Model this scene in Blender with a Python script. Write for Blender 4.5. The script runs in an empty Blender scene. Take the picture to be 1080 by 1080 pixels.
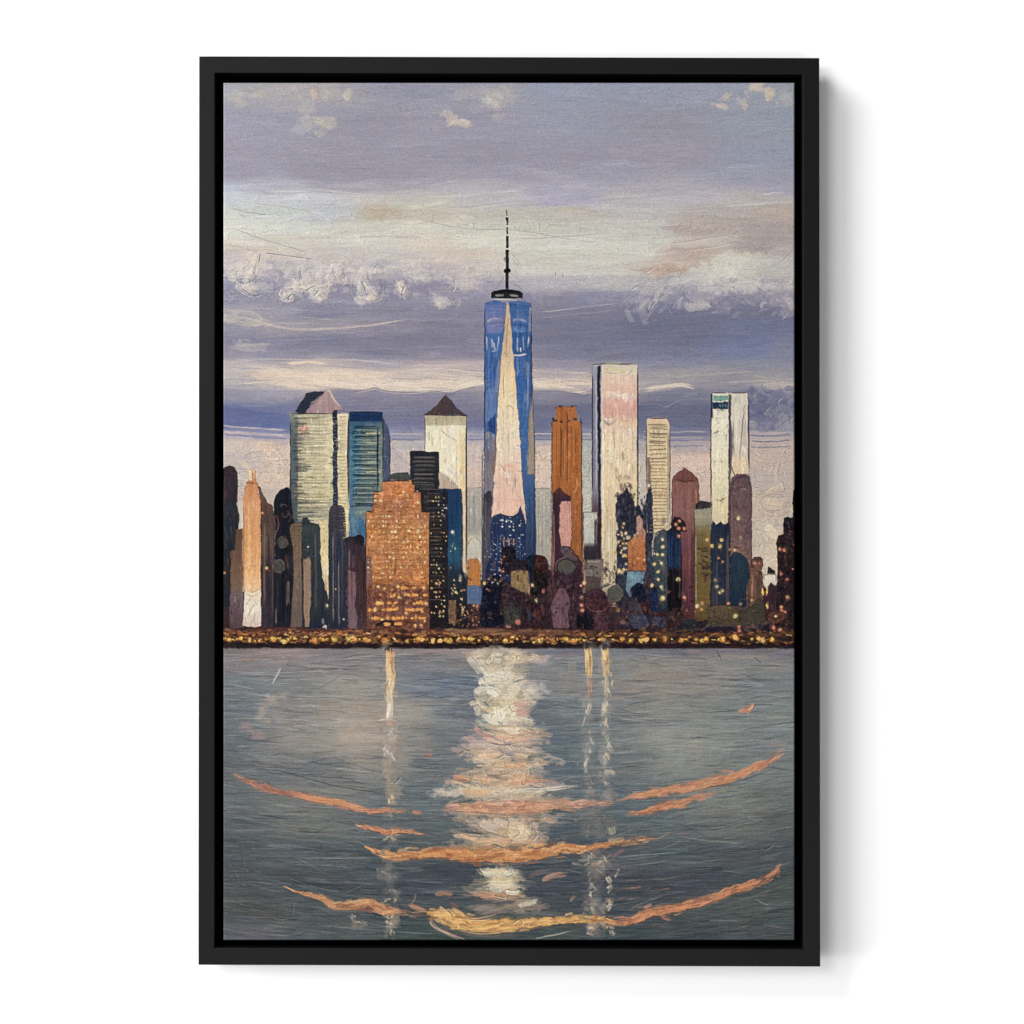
import math, random
import numpy as np
# ------------------------------------------------------------------ PAINT
# The picture printed on the canvas, computed stroke by stroke (numbers are
# millimetres on the wall; the picture spans x 235.6..838.6, y 87.4..992).
S = 1.6
X0, X1, Y0, Y1 = 235.6, 838.7, 87.3, 992.2
NX = int((X1 - X0) * S) + 1
NY = int((Y1 - Y0) * S) + 1
R = np.random.RandomState(11)
rnd = random.Random(5)
GX = (X0 + np.arange(NX) / S).astype(np.float32)
GY = (Y0 + np.arange(NY) / S).astype(np.float32)
C = np.zeros((NY, NX, 3), np.float32)
H = np.zeros((NY, NX), np.float32)
M = np.zeros((NY, NX), np.int16)

def interp_axis(n, s, total):
    t = np.arange(total) / s
    i = np.floor(t).astype(int); f = t - i; f = f * f * (3 - 2 * f)
    return i, f.astype(np.float32)

def noise(sx, sy, seed, ny=NY, nx=NX):
    """value noise, cell sizes in mm, range about -1..1"""
    r = np.random.RandomState(seed)
    sx *= S; sy *= S
    g = r.uniform(-1, 1, (int(ny / sy) + 3, int(nx / sx) + 3)).astype(np.float32)
    ix, fx = interp_axis(0, sx, nx); iy, fy = interp_axis(0, sy, ny)
    a = g[:, ix] * (1 - fx) + g[:, ix + 1] * fx
    return a[iy] * (1 - fy)[:, None] + a[iy + 1] * fy[:, None]

WX = noise(9, 9, 1) * .5 + noise(3.2, 3.2, 2) * .4 + noise(1.5, 1.5, 31) * .16
WY = noise(9, 9, 3) * .5 + noise(3.2, 3.2, 4) * .4 + noise(1.5, 1.5, 32) * .16
STH = noise(26, 1.1, 5) * .5 + noise(9, .8, 6) * .3 + noise(60, 2.6, 7) * .45     # lying brush hairs
STV = noise(1.1, 26, 8) * .5 + noise(.8, 9, 9) * .3 + noise(2.6, 50, 10) * .45    # standing brush hairs
SPK = noise(1.1, 1.1, 12) * .6 + noise(2.6, 2.6, 13) * .5
BLO = noise(16, 12, 14) * .6 + noise(6, 5, 15) * .4

def win(xa, xb, ya, yb):
    i0 = max(0, int((xa - X0) * S)); i1 = min(NX, int((xb - X0) * S) + 2)
    j0 = max(0, int((ya - Y0) * S)); j1 = min(NY, int((yb - Y0) * S) + 2)
    return i0, i1, j0, j1

def col3(c):
    return np.array(c, np.float32) / 255.0

def vgrad(stops, yy):
    ys = [s[0] for s in stops]
    return np.stack([np.interp(yy, ys, [s[1][k] for s in stops]) for k in range(3)], -1).astype(np.float32) / 255.0

def put(sl, a, colour, idn=None):
    a3 = a[..., None]
    C[sl] = C[sl] * (1 - a3) + colour * a3
    if idn is not None:
        m = M[sl]; m[a > .5] = idn

def poly(pts, c, idn=None, soft=.8, warp=1., tex='v', amt=.035, al=1., line=None, lw=.8, thick=.3, blot=.02):
    """filled shape with a hand-painted wobbling edge; c is a colour or a list of (y, colour)"""
    xs = [p[0] for p in pts]; ys = [p[1] for p in pts]
    i0, i1, j0, j1 = win(min(xs) - 3, max(xs) + 3, min(ys) - 3, max(ys) + 3)
    if i1 <= i0 or j1 <= j0: return
    sl = (slice(j0, j1), slice(i0, i1))
    PX = GX[None, i0:i1] + WX[sl] * warp; PY = GY[j0:j1, None] + WY[sl] * warp
    d = np.full(PX.shape, 1e9, np.float32); inside = np.zeros(PX.shape, bool)
    n = len(pts)
    for k in range(n):
        ax, ay = pts[k]; bx, by = pts[(k + 1) % n]
        ex, ey = bx - ax, by - ay; L = ex * ex + ey * ey + 1e-9
        t = np.clip(((PX - ax) * ex + (PY - ay) * ey) / L, 0, 1)
        dd = (PX - ax - t * ex) ** 2 + (PY - ay - t * ey) ** 2
        d = np.minimum(d, dd)
        if ay != by:
            cr = ((ay > PY) != (by > PY)) & (PX < (bx - ax) * (PY - ay) / (by - ay) + ax)
            inside ^= cr
    d = np.sqrt(d) * np.where(inside, 1, -1)
    a = np.clip(d / soft + .5, 0, 1)
    T = {'v': STV, 'h': STH, 's': SPK, None: None}[tex]
    if isinstance(c, list): cc = vgrad(c, np.broadcast_to(GY[j0:j1, None], PX.shape))
    else: cc = np.broadcast_to(col3(c), PX.shape + (3,)).copy()
    if T is not None: cc = cc + (T[sl] * amt + SPK[sl] * amt * .4)[..., None]
    bl = BLO[sl] * blot
    cc = cc + np.stack([bl * 1.3, bl * .6, -bl * .6], -1)
    put(sl, a * al, cc, idn)
    if line is not None:
        la = np.clip(1 - np.abs(d) / lw, 0, 1) * np.clip(SPK[sl] * 1.1 + BLO[sl] * 1.2 + .55, 0, 1)
        put(sl, la * .9, col3(line))
    H[sl] = H[sl] * (1 - a * .7) + a * thick * (.6 + .5 * (T[sl] if T is not None else 0))

def smooth(pts, n=6):
    out = []
    P = [pts[0]] + list(pts) + [pts[-1]]
    for k in range(1, len(P) - 2):
        for j in range(n):
            t = j / n
            o = []
            for q in range(2):
                a, b, c_, d = P[k - 1][q], P[k][q], P[k + 1][q], P[k + 2][q]
                o.append(.5 * (2 * b + (c_ - a) * t + (2 * a - 5 * b + 4 * c_ - d) * t * t + (3 * b - a - 3 * c_ + d) * t ** 3))
            out.append(tuple(o))
    out.append(tuple(pts[-1]))
    return out

def stroke(pts, w, c, al=1., dry=.5, taper=(.5, .5), idn=None, c2=None, curve=True, soft=.7, thick=.5, fr=1.3, warp=.6):
    """a brush stroke: w width or list of widths; dry = how much the hairs break up"""
    if curve and len(pts) > 2: pts = smooth(pts)
    n = len(pts) - 1
    wl = w if isinstance(w, (list, tuple)) else [w, w]
    mw = max(wl) / 2
    xs = [p[0] for p in pts]; ys = [p[1] for p in pts]
    i0, i1, j0, j1 = win(min(xs) - mw - 2, max(xs) + mw + 2, min(ys) - mw - 2, max(ys) + mw + 2)
    if i1 - i0 < 2 or j1 - j0 < 2: return
    sl = (slice(j0, j1), slice(i0, i1))
    PX = GX[None, i0:i1] + WX[sl] * warp; PY = GY[j0:j1, None] + WY[sl] * warp
    best = np.full(PX.shape, 1e9, np.float32); T = np.zeros_like(best); V = np.zeros_like(best)
    seg = [math.hypot(pts[k + 1][0] - pts[k][0], pts[k + 1][1] - pts[k][1]) + 1e-6 for k in range(n)]
    tot = sum(seg); acc = 0
    for k in range(n):
        ax, ay = pts[k]; ex = (pts[k + 1][0] - ax) / seg[k]; ey = (pts[k + 1][1] - ay) / seg[k]
        u = (PX - ax) * ex + (PY - ay) * ey; uc = np.clip(u, 0, seg[k])
        v = (PX - ax) * ey - (PY - ay) * ex
        dd = v * v + (u - uc) ** 2
        m = dd < best
        best = np.where(m, dd, best); T = np.where(m, acc + u if n == 1 else acc + uc, T); V = np.where(m, v, V)
        acc += seg[k]
    D = np.sqrt(best); t = T / tot
    hw = np.interp(t, np.linspace(0, 1, len(wl)), wl) / 2
    tp = np.ones_like(t)
    if taper[0] > 0: tp = np.minimum(tp, np.clip(t / taper[0] / .5, 0, 1) ** .6 * .85 + .15)
    if taper[1] > 0: tp = np.minimum(tp, np.clip((1 - t) / taper[1] / .5, 0, 1) ** .6 * .85 + .15)
    hw = hw * tp
    a = np.clip((hw - D) / soft + .5, 0, 1)
    a *= np.clip(T / 1.5 + .5, 0, 1) * np.clip((tot - T) / 1.5 + .5, 0, 1)
    hs = rnd.randrange(1000)
    rr = np.random.RandomState(hs).uniform(-1, 1, (64, 32)).astype(np.float32)
    vi = V * fr + 32; ui = T / 14.0 + hs % 7
    v0 = np.floor(vi).astype(int); u0 = np.floor(ui).astype(int); fv = vi - v0; fu = ui - u0
    g = lambda p, q: rr[p % 64, q % 32]
    br = (g(v0, u0) * (1 - fv) + g(v0 + 1, u0) * fv) * (1 - fu) + (g(v0, u0 + 1) * (1 - fv) + g(v0 + 1, u0 + 1) * fv) * fu
    a = a * np.clip(1 - dry * (.35 + .9 * t) * (.5 - br * 1.2), 0, 1)
    eb = rr[v0 % 64, (u0 * 0 + hs) % 32] * (1 - fv) + rr[(v0 + 1) % 64, (u0 * 0 + hs) % 32] * fv
    eh = rr[(v0 + 7) % 64, (u0 * 0 + 5) % 32] * (1 - fv) + rr[(v0 + 8) % 64, (u0 * 0 + 5) % 32] * fv
    q = min(.45, dry * .45)
    a = a * np.clip((1 - q * (.5 + .5 * eb) - t) / .08 + .3, 0, 1) * np.clip((t - q * .6 * (.5 + .5 * eh)) / .06 + .3, 0, 1)
    if c2 is not None: cc = col3(c) + (col3(c2) - col3(c)) * t[..., None]
    else: cc = np.broadcast_to(col3(c), PX.shape + (3,))
    cc = cc + (br * .05)[..., None]
    put(sl, a * al, cc, idn)
    H[sl] = H[sl] * (1 - .5 * a * al) + a * al * thick * (.7 + .6 * br)

def blob(x, y, rx, ry, c, al=1., soft=.5, warp=1.5, idn=None, rot=0., thick=.4):
    q = max(rx, ry) * 1.5 + 3
    i0, i1, j0, j1 = win(x - q, x + q, y - q, y + q)
    if i1 <= i0 or j1 <= j0: return
    sl = (slice(j0, j1), slice(i0, i1))
    PX = GX[None, i0:i1] + WX[sl] * warp - x; PY = GY[j0:j1, None] + WY[sl] * warp - y
    cs, sn = math.cos(rot), math.sin(rot)
    u = (PX * cs + PY * sn) / rx; v = (-PX * sn + PY * cs) / ry
    a = np.clip((1 - np.sqrt(u * u + v * v)) / max(soft, .02) , 0, 1)
    a = a * a * (3 - 2 * a)
    put(sl, a * al, col3(c) + (SPK[sl] * .02)[..., None], idn)
    H[sl] += a * al * thick * .4

FB = noise(20, 14, 21) * .5 + noise(8, 6, 22) * .35 + noise(3.5, 2.6, 23) * .25 + noise(1.6, 1.2, 24) * .12
def cloud(x, y, rx, ry, c, al=.8, edge=.35, rag=1., idn=None, rot=0., thick=.8):
    """ragged patch of paint: an ellipse whose edge is torn by noise"""
    q = max(rx, ry) * 1.8
    i0, i1, j0, j1 = win(x - q, x + q, y - q, y + q)
    if i1 <= i0 or j1 <= j0: return
    sl = (slice(j0, j1), slice(i0, i1))
    PX = GX[None, i0:i1] + WX[sl] * 3 - x; PY = GY[j0:j1, None] + WY[sl] * 3 - y
    cs, sn = math.cos(rot), math.sin(rot)
    u = (PX * cs + PY * sn) / rx; v = (-PX * sn + PY * cs) / ry
    oy = rnd.randrange(0, NY - (j1 - j0)); ox = rnd.randrange(0, max(1, NX - (i1 - i0)))
    f = FB[oy:oy + j1 - j0, ox:ox + i1 - i0]
    a = np.clip((1 - np.sqrt(u * u + v * v) + f * .9 * rag) / edge, 0, 1)
    a = a * a * (3 - 2 * a) * np.clip((1.7 - np.sqrt(u * u + v * v)) * 3, 0, 1)
    put(sl, a * al, col3(c) + (f * .06)[..., None], idn)
    H[sl] += a * al * thick * (.5 + f)

def ring(x, y, rx, ry, c, w=.9, al=.8, a0=0, a1=360):
    stroke([(x + rx * math.cos(math.radians(a)), y + ry * math.sin(math.radians(a))) for a in np.linspace(a0, a1, 14)],
           w, c, al, dry=.2, taper=(0, 0), curve=False, warp=.5)

def vein(pts, dark, light=None, w=.9, al=.7):
    """a thin scratched line in the paint with its raised lip"""
    if light is not None: stroke([(p[0] + .8, p[1] + .9) for p in pts], w * 1.2, light, al * .8, dry=.3, warp=.3)
    stroke(pts, w, dark, al, dry=.5, warp=.3, thick=-.4)

def field(pts, ax, ay, sl_y):
    """smooth colour field through scattered colour samples"""
    j0, j1 = sl_y
    st = 5
    gx = GX[::st]; gy = GY[j0:j1:st]
    PX, PY = np.meshgrid(gx, gy)
    num = np.zeros(PX.shape + (3,)); den = np.zeros(PX.shape)
    for (x, y, c) in pts:
        w = 1.0 / (((PX - x) / ax) ** 2 + ((PY - y) / ay) ** 2 + .03) ** 2.2
        num += w[..., None] * np.array(c) / 255.0; den += w
    F = (num / den[..., None]).astype(np.float32)
    nx_ = np.arange(NX) / st; ny_ = np.arange(j1 - j0) / st
    ix = np.minimum(nx_.astype(int), F.shape[1] - 2); fx = (nx_ - ix)[None, :, None]
    iy = np.minimum(ny_.astype(int), F.shape[0] - 2); fy = (ny_ - iy)[:, None, None]
    A = F[iy]; B = F[iy + 1]; L = A * (1 - fy) + B * fy
    return (L[:, ix] * (1 - fx) + L[:, ix + 1] * fx).astype(np.float32)

SKY = {95: [(240,158,166,186),(262,168,168,178),(330,170,167,176),(420,150,152,176),(480,151,153,178),(522,160,161,180),(580,150,160,188),(650,150,158,186),(740,152,158,186),(830,152,160,180)],
130: [(240,160,160,186),(300,156,158,180),(400,152,151,174),(500,155,154,178),(600,152,157,184),(700,152,152,174),(800,148,158,180)],
165: [(240,158,156,180),(350,153,152,174),(500,152,151,174),(600,154,153,178),(700,156,153,174),(800,150,158,184)],
184: [(240,158,156,182),(350,152,150,172),(420,154,151,173),(500,158,157,180),(650,160,160,184),(800,156,160,186)],
198: [(240,188,196,218),(300,178,180,198),(370,166,165,184),(430,170,168,184),(500,178,178,192),(600,170,170,194),(700,172,170,188),(830,164,164,190)],
210: [(240,200,206,222),(300,196,202,214),(350,188,194,206),(400,196,194,194),(450,196,194,192),(520,186,186,196),(600,172,170,200),(650,184,184,194),(720,186,184,198),(800,184,178,182)],
225: [(240,206,212,214),(300,196,204,206),(350,186,192,204),(405,190,182,168),(450,196,190,178),(520,194,190,184),(600,190,186,184),(680,190,190,194),(750,180,174,176),(820,186,174,170)],
240: [(240,214,218,214),(300,208,214,212),(400,206,206,200),(450,206,206,198),(520,200,202,196),(600,198,200,194),(680,196,198,196),(740,180,168,168),(830,174,164,166)],
255: [(240,210,206,198),(300,208,204,196),(400,208,208,202),(450,212,204,194),(520,212,212,204),(600,206,210,206),(680,204,206,202),(750,200,192,186),(800,170,162,166)],
270: [(240,196,190,198),(280,204,194,190),(350,196,192,192),(420,196,192,194),(470,208,196,188),(520,208,202,196),(600,206,206,198),(660,204,204,200),(730,196,180,172),(780,214,214,206),(830,186,180,182)],
285: [(240,160,160,190),(300,178,174,188),(400,172,170,184),(450,186,180,192),(500,200,190,190),(560,206,204,200),(650,204,204,202),(690,196,184,178),(760,208,208,204),(830,192,188,190)],
300: [(240,142,144,174),(350,154,152,178),(450,146,144,172),(500,164,160,184),(580,178,176,190),(650,186,186,194),(720,168,168,188),(780,186,184,192),(835,180,176,184)],
315: [(240,150,150,178),(300,150,150,176),(400,146,146,174),(480,150,148,176),(580,140,140,170),(640,140,142,174),(720,132,134,166),(800,132,132,164),(835,160,158,176)],
330: [(240,172,170,188),(280,164,162,182),(340,142,142,172),(430,142,142,170),(500,140,140,170),(600,134,134,166),(700,122,124,160),(800,122,124,158)],
343: [(240,156,154,178),(300,168,164,182),(350,162,158,178),(400,152,149,174),(480,142,142,170),(600,128,130,162),(700,120,124,160),(800,120,128,170)],
360: [(240,140,142,172),(350,132,134,166),(450,132,132,162),(600,126,128,160),(700,120,122,160),(800,122,132,176),(836,130,134,168)],
374: [(240,150,148,172),(300,140,140,168),(400,134,134,164),(500,138,136,166),(600,128,130,162),(700,124,128,164),(790,124,134,178),(836,136,138,168)],
384: [(240,190,184,190),(320,194,183,184),(400,172,166,182),(500,186,174,182),(600,150,148,172),(700,140,142,168),(800,142,144,168)],
395: [(240,190,184,186),(300,222,204,186),(370,226,206,188),(430,202,190,186),(500,196,184,184),(590,182,172,180),(650,158,156,172),(720,160,158,166),(820,150,150,166)],
405: [(240,174,172,184),(320,224,206,190),(400,224,208,196),(470,224,206,190),(500,228,212,198),(570,220,206,194),(612,218,202,188),(690,170,162,172),(760,150,148,166),(830,184,176,178)],
416: [(240,150,150,176),(300,160,158,180),(380,140,138,166),(470,136,134,164),(570,140,138,164),(620,130,130,158),(720,126,128,158),(800,118,122,154)],
434: [(240,110,122,178),(290,116,126,176),(300,124,128,172),(420,130,130,162),(500,128,130,166),(570,116,120,154),(620,110,116,154),(700,112,116,152),(740,110,114,150),(800,112,116,156),(835,106,114,158)],
448: [(240,104,116,176),(290,110,121,176),(430,122,125,166),(500,116,122,166),(570,108,116,156),(700,108,114,152),(740,108,114,152),(800,126,128,160),(835,146,148,166)],
458: [(240,176,170,190),(290,152,154,188),(430,150,150,182),(500,150,152,186),(570,120,126,164),(700,120,124,158),(740,128,130,162),(800,178,166,172)],
468: [(240,208,192,184),(290,216,190,176),(430,186,180,184),(500,182,176,190),(570,182,176,182),(620,176,180,180),(700,176,168,176),(740,182,168,172),(800,204,180,168)],
486: [(240,196,184,180),(260,190,180,182),(290,214,194,180),(430,192,180,182),(500,186,176,186),(570,220,196,184),(620,190,190,182),(740,222,194,178),(800,200,180,170),(830,196,176,170)],
505: [(250,194,182,180),(290,212,190,172),(430,190,178,180),(500,196,180,180),(570,222,196,182),(620,188,190,182),(740,218,190,180),(800,190,178,174),(830,190,172,166)],
530: [(252,192,176,170),(290,196,182,176),(500,164,160,160),(570,216,192,180),(620,186,188,178),(740,206,182,172),(800,204,186,166),(830,186,172,162)],
560: [(500,168,164,158),(570,172,166,156),(620,186,186,176),(740,196,176,164),(800,204,190,174),(830,190,176,160)],
600: [(500,180,174,166),(570,172,166,156),(740,196,176,164),(800,206,192,174),(830,220,204,184)],
660: [(240,60,50,60),(540,50,40,46),(830,60,40,44)]}
WAT = {685: [(240,118,110,110),(300,138,128,124),(380,120,116,118),(450,128,120,122),(520,146,136,132),(600,110,112,124),(700,104,106,118),(830,110,108,120)],
700: [(240,124,120,120),(350,126,120,122),(450,114,118,124),(490,122,122,122),(600,120,126,128),(640,124,128,126),(700,128,127,122),(800,126,128,126)],
720: [(240,104,114,118),(300,118,124,124),(380,140,138,128),(440,112,122,132),(480,94,108,124),(580,120,124,126),(700,136,130,122),(830,114,122,124)],
750: [(240,98,108,112),(320,128,128,124),(370,150,144,130),(430,142,138,126),(480,104,112,120),(570,92,104,114),(600,106,116,118),(700,124,128,122),(800,116,126,124)],
780: [(240,92,102,106),(330,136,134,126),(380,160,152,138),(430,130,130,124),(480,100,110,114),(590,90,104,114),(640,108,118,118),(720,134,140,132),(830,112,122,122)],
810: [(240,90,98,102),(330,106,112,112),(400,126,126,120),(470,100,110,112),(590,82,98,108),(650,104,114,114),(720,122,130,124),(800,112,122,120)],
840: [(240,92,104,104),(330,116,120,116),(450,92,106,110),(600,90,102,108),(660,88,104,110),(760,120,126,118),(830,100,110,108)],
870: [(240,82,92,96),(330,104,110,106),(420,86,98,100),(600,76,90,98),(700,90,104,108),(780,106,112,108),(830,90,96,96)],
900: [(240,74,84,88),(330,82,92,96),(420,72,84,90),(600,70,80,88),(700,76,88,94),(830,74,82,86)],
930: [(240,74,82,84),(330,74,82,86),(450,64,74,84),(600,66,76,86),(700,68,74,84),(830,70,82,82)],
960: [(250,78,84,84),(350,74,84,86),(450,68,80,82),(640,68,78,84),(800,76,88,86)],
988: [(240,92,96,104),(350,80,92,94),(450,62,78,78),(560,66,80,82),(700,66,78,80),(830,72,80,82)]}

def flat(d): return [(p[0], y, p[1:]) for y, row in d.items() for p in row]
JH = int((682.5 - Y0) * S)
C[:JH] = field(flat(SKY), 55, 11, (0, JH))
C[JH:] = field(flat(WAT), 60, 16, (JH, NY))
M[:JH] = 1; M[JH:] = 2

# --- sky: wandering lying strokes that pick up the colour beneath them
def scumble(n, xr, yr, lr, wr, ang, dl, al, dryr=(.3, .8), bend=2.0):
    base = C.copy()
    for _ in range(n):
        x = rnd.uniform(*xr); y = rnd.uniform(*yr)
        L = rnd.uniform(*lr); a = math.radians(ang(x, y) + rnd.gauss(0, 2.5))
        j = min(NY - 1, max(0, int((y - Y0) * S))); i = min(NX - 1, max(0, int((x - X0) * S)))
        c = base[j, i] * 255 + rnd.gauss(0, dl) + np.array([rnd.gauss(0, dl * .35), 0, rnd.gauss(0, dl * .4)])
        dx, dy = math.cos(a) * L / 2, math.sin(a) * L / 2; b = rnd.gauss(0, bend)
        stroke([(x - dx, y - dy), (x, y + b), (x + dx, y + dy)], rnd.uniform(*wr), c, rnd.uniform(*al), dry=rnd.uniform(*dryr), curve=False, fr=rnd.uniform(.9, 1.8))

scumble(750, (236, 838), (88, 300), (20, 80), (3, 9), lambda x, y: 3 * math.sin(x / 70.) , 4.5, (.25, .6))
scumble(900, (236, 838), (190, 470), (15, 90), (1.5, 6), lambda x, y: -2 + 5 * math.sin(x / 90. + y / 40.), 7, (.25, .65))
scumble(420, (236, 838), (450, 660), (6, 26), (2, 6), lambda x, y: 60 * math.sin(x / 13. + y / 9.), 8, (.3, .6), bend=4)
# --- clouds
CR = (206, 200, 184); PK = (214, 186, 170)
for x, y, rx, ry, c, al in [(248,100,9,7,(184,180,178),.6),(276,101,13,5,(190,184,174),.6),(256,108,8,5,(186,184,184),.6),(313,97,6,10,(194,186,174),.7),(331,100,4,6,(206,178,166),.75),
    (344,98,7,6,(188,182,182),.5),(368,99,5,6,(196,190,176),.7),(322,112,9,9,(182,180,178),.55),(328,128,10,8,(188,184,178),.6),(345,130,10,8,(196,188,174),.65),(339,139,7,5,(194,184,172),.6),(315,138,8,6,(180,178,186),.6),
    (492,100,18,8,(176,174,178),.55),(515,103,16,11,(190,188,186),.6),(532,102,14,9,(184,180,176),.5),(521,108,9,5,(206,202,190),.7),(526,123,6,5,(182,178,182),.5),
    (475,127,8,9,(200,190,178),.75),(484,128,11,6,(216,198,180),.8),(491,130,6,4,(214,200,182),.6),(505,116,10,7,(166,164,176),.4),
    (752,110,5,3,(204,196,180),.6),(768,102,7,7,(206,192,170),.75),(759,113,8,3,(212,196,170),.7),(783,108,7,8,(204,188,180),.75),(788,99,6,7,(210,192,176),.6),(797,94,10,8,(212,192,176),.85),(813,99,8,10,(214,196,170),.85),(820,108,6,5,(206,194,180),.6),(829,106,7,9,(180,178,182),.6),(786,111,4,6,(184,176,180),.8)]:
    cloud(x, y, rx * 1.05, ry * 1.05, c, al * .8, edge=.55, rag=1.1)
def dab(x, y, L, w, ang, c, al=.8, dry=.5, bend=0., c2=None):
    a = math.radians(ang); dx, dy = math.cos(a) * L / 2, math.sin(a) * L / 2
    stroke([(x - dx, y - dy), (x + bend * dy / L * 2, y - bend * dx / L * 2), (x + dx, y + dy)], w, c, al, dry=dry, c2=c2)
for (x, y, L, w, an, c) in [(311,92,14,5,60,(198,192,178)),(318,104,18,6,55,(190,184,176)),(330,97,12,5,70,(214,184,170)),(346,97,12,4,50,(196,190,190)),(368,97,10,4,80,(204,198,182)),(325,124,16,6,45,(192,188,180)),
    (340,129,20,8,20,(200,192,178)),(348,134,14,6,-40,(200,190,176)),(316,136,14,6,60,(184,184,192)),(270,101,22,5,-4,(194,188,176)),(252,106,12,5,60,(188,186,190)),(516,104,20,5,45,(204,200,190)),(527,112,16,5,60,(198,194,188)),
    (478,126,14,8,30,(206,196,180)),(488,128,12,6,30,(222,202,184)),(770,99,16,5,-50,(210,196,172)),(758,112,16,4,20,(212,198,170)),(797,93,20,6,-8,(214,194,176)),(814,99,18,8,70,(216,198,170)),(782,105,15,5,-70,(210,192,182)),(828,104,16,6,80,(184,180,184))]:
    dab(x, y, L * .8, w * .6, an, c, .5, .9)
# brown and pale cloud banks at the middle height
for x, y, rx, ry, c, al in [(405,222,26,9,(186,170,148),.6),(398,229,13,4,(184,168,148),.6),(600,222,10,5,(196,184,160),.5),(590,212,22,7,(176,172,202),.5),(730,240,24,10,(182,166,166),.5),(800,255,36,14,(168,158,160),.6),(820,228,22,9,(190,174,168),.5),
    (736,264,40,5,(186,162,156),.5),(706,285,26,7,(190,164,152),.85),(734,276,16,10,(188,166,158),.7),(800,262,30,6,(162,152,154),.6),(770,290,44,12,(212,210,204),.8),(756,279,20,7,(214,212,206),.8),
    (300,228,20,8,(186,192,196),.4),(330,232,24,10,(188,194,208),.5),(500,268,20,10,(212,190,178),.5),(660,262,50,6,(208,208,202),.5)]:
    cloud(x, y, rx, ry, c, al * .9, edge=.7, rag=1.)
for k in range(26):                                   # loose pale hairs over the banks
    x = rnd.uniform(240, 830); y = rnd.uniform(196, 300)
    dab(x, y, rnd.uniform(40, 130), rnd.uniform(.8, 2), rnd.gauss(3 if x < 500 else -6, 3), (214, 212, 210) if k % 3 else (170, 166, 176), .5, .8)
for pts in [[(236,236),(270,250),(310,262),(345,272)],[(236,256),(256,262),(272,266)],[(440,231),(490,241),(545,243),(600,252),(640,257)],[(545,252),(590,250),(640,246)],[(700,258),(740,252),(790,244)],[(720,264),(760,259),(800,248)],
            [(838,262),(828,272),(818,280)],[(764,270),(752,278),(744,284)],[(714,288),(700,298),(684,306)],[(690,282),(680,288),(670,292)],[(236,218),(262,224),(290,228)],[(260,214),(310,220),(350,232)]]:
    vein(pts, (138, 128, 134), (222, 216, 208), .9, .55)
dab(256, 264, 46, 4, 18, (208, 196, 188), .7); dab(300, 268, 70, 5, 14, (210, 200, 192), .6)
# curling white impasto cloud heads, left
for pts, w, c in [([(272,268),(268,280),(262,290),(254,298)],9,(214,206,196)),([(258,282),(249,286),(247,294),(252,300)],7,(206,200,196)),([(254,298),(262,304),(270,310)],9,(196,192,198)),([(258,299),(266,306),(272,309)],3,(208,204,204)),
    ([(298,304),(296,312),(302,316)],8,(190,188,202)),([(300,290),(312,294),(318,302)],7,(184,182,196)),([(312,306),(318,300),(326,298)],8,(208,202,196)),([(316,306),(326,304),(338,302)],8,(218,210,202)),([(336,316),(340,306),(348,298),(356,292)],7,(220,212,202)),
    ([(344,300),(352,290),(356,280)],9,(216,208,198)),([(322,282),(318,290),(324,296)],8,(196,192,192)),([(326,298),(336,292),(344,284)],7,(206,200,196)),([(358,280),(358,290),(362,296)],8,(214,208,202)),([(302,312),(312,310),(322,314)],4,(204,200,200)),
    ([(382,290),(386,300),(392,306)],10,(208,202,202)),([(374,312),(380,318),(388,317)],8,(196,194,202)),([(388,316),(396,316),(402,308)],5,(190,188,200)),([(384,294),(390,300),(394,304)],4,(222,216,210)),
    ([(420,298),(426,304),(424,314)],7,(206,200,196)),([(396,280),(404,276),(412,284)],6,(178,176,190)),([(414,288),(424,280),(436,284)],6,(176,174,188)),([(284,284),(290,276),(296,282)],4,(186,182,192)),([(296,286),(302,276),(306,282)],4,(188,184,192))]:
    stroke(pts, w, c, .85, dry=.45)
for pts in [[(272,268),(271,276),(268,284),(264,290)],[(250,284),(247,290),(249,297),(254,301)],[(256,298),(262,306),(270,312)],[(317,280),(315,288),(317,299)],[(352,280),(352,288),(358,298)],[(300,302),(298,310),(302,316)],[(326,306),(330,302),(334,304)],[(340,316),(340,310),(346,304)],
            [(370,300),(370,310),(376,318)],[(402,304),(400,312),(394,318)],[(394,286),(398,280),(404,278)],[(316,308),(320,304),(326,303)],[(246,300),(256,308),(268,314)],[(286,276),(292,284),(290,290)],[(330,310),(338,314),(346,320)],
            [(434,292),(433,290),(436,288)],[(478,308),(478,300),(482,292)],[(586,286),(586,292)],[(594,288),(594,294)],[(664,306),(676,300),(690,296)]]:
    vein(pts, (104, 98, 118), (226, 220, 216), 1., .7)
for k in range(40):
    x = rnd.uniform(436, 500); y = rnd.uniform(282, 326)
    if k < 26: dab(x, y, rnd.uniform(5, 14), rnd.uniform(2, 4), rnd.uniform(-60, 60), (166, 164, 186) if k % 2 else (150, 148, 176), .5, .6)
for x, y in [(462,318),(470,322),(476,320),(466,324)]: dab(x, y, 10, 4, rnd.uniform(-30, 60), (196, 192, 202), .7, .5)
for k in range(60):                                   # ragged cloud rim, right
    x = rnd.uniform(664, 832); y = rnd.uniform(300, 330) + (x - 664) * .03
    dab(x, y, rnd.uniform(6, 18), rnd.uniform(2, 5), rnd.uniform(-70, 20), rnd.choice([(176,174,192),(150,150,176),(132,132,164),(170,168,186),(140,140,168)]), .4, .9)
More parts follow.
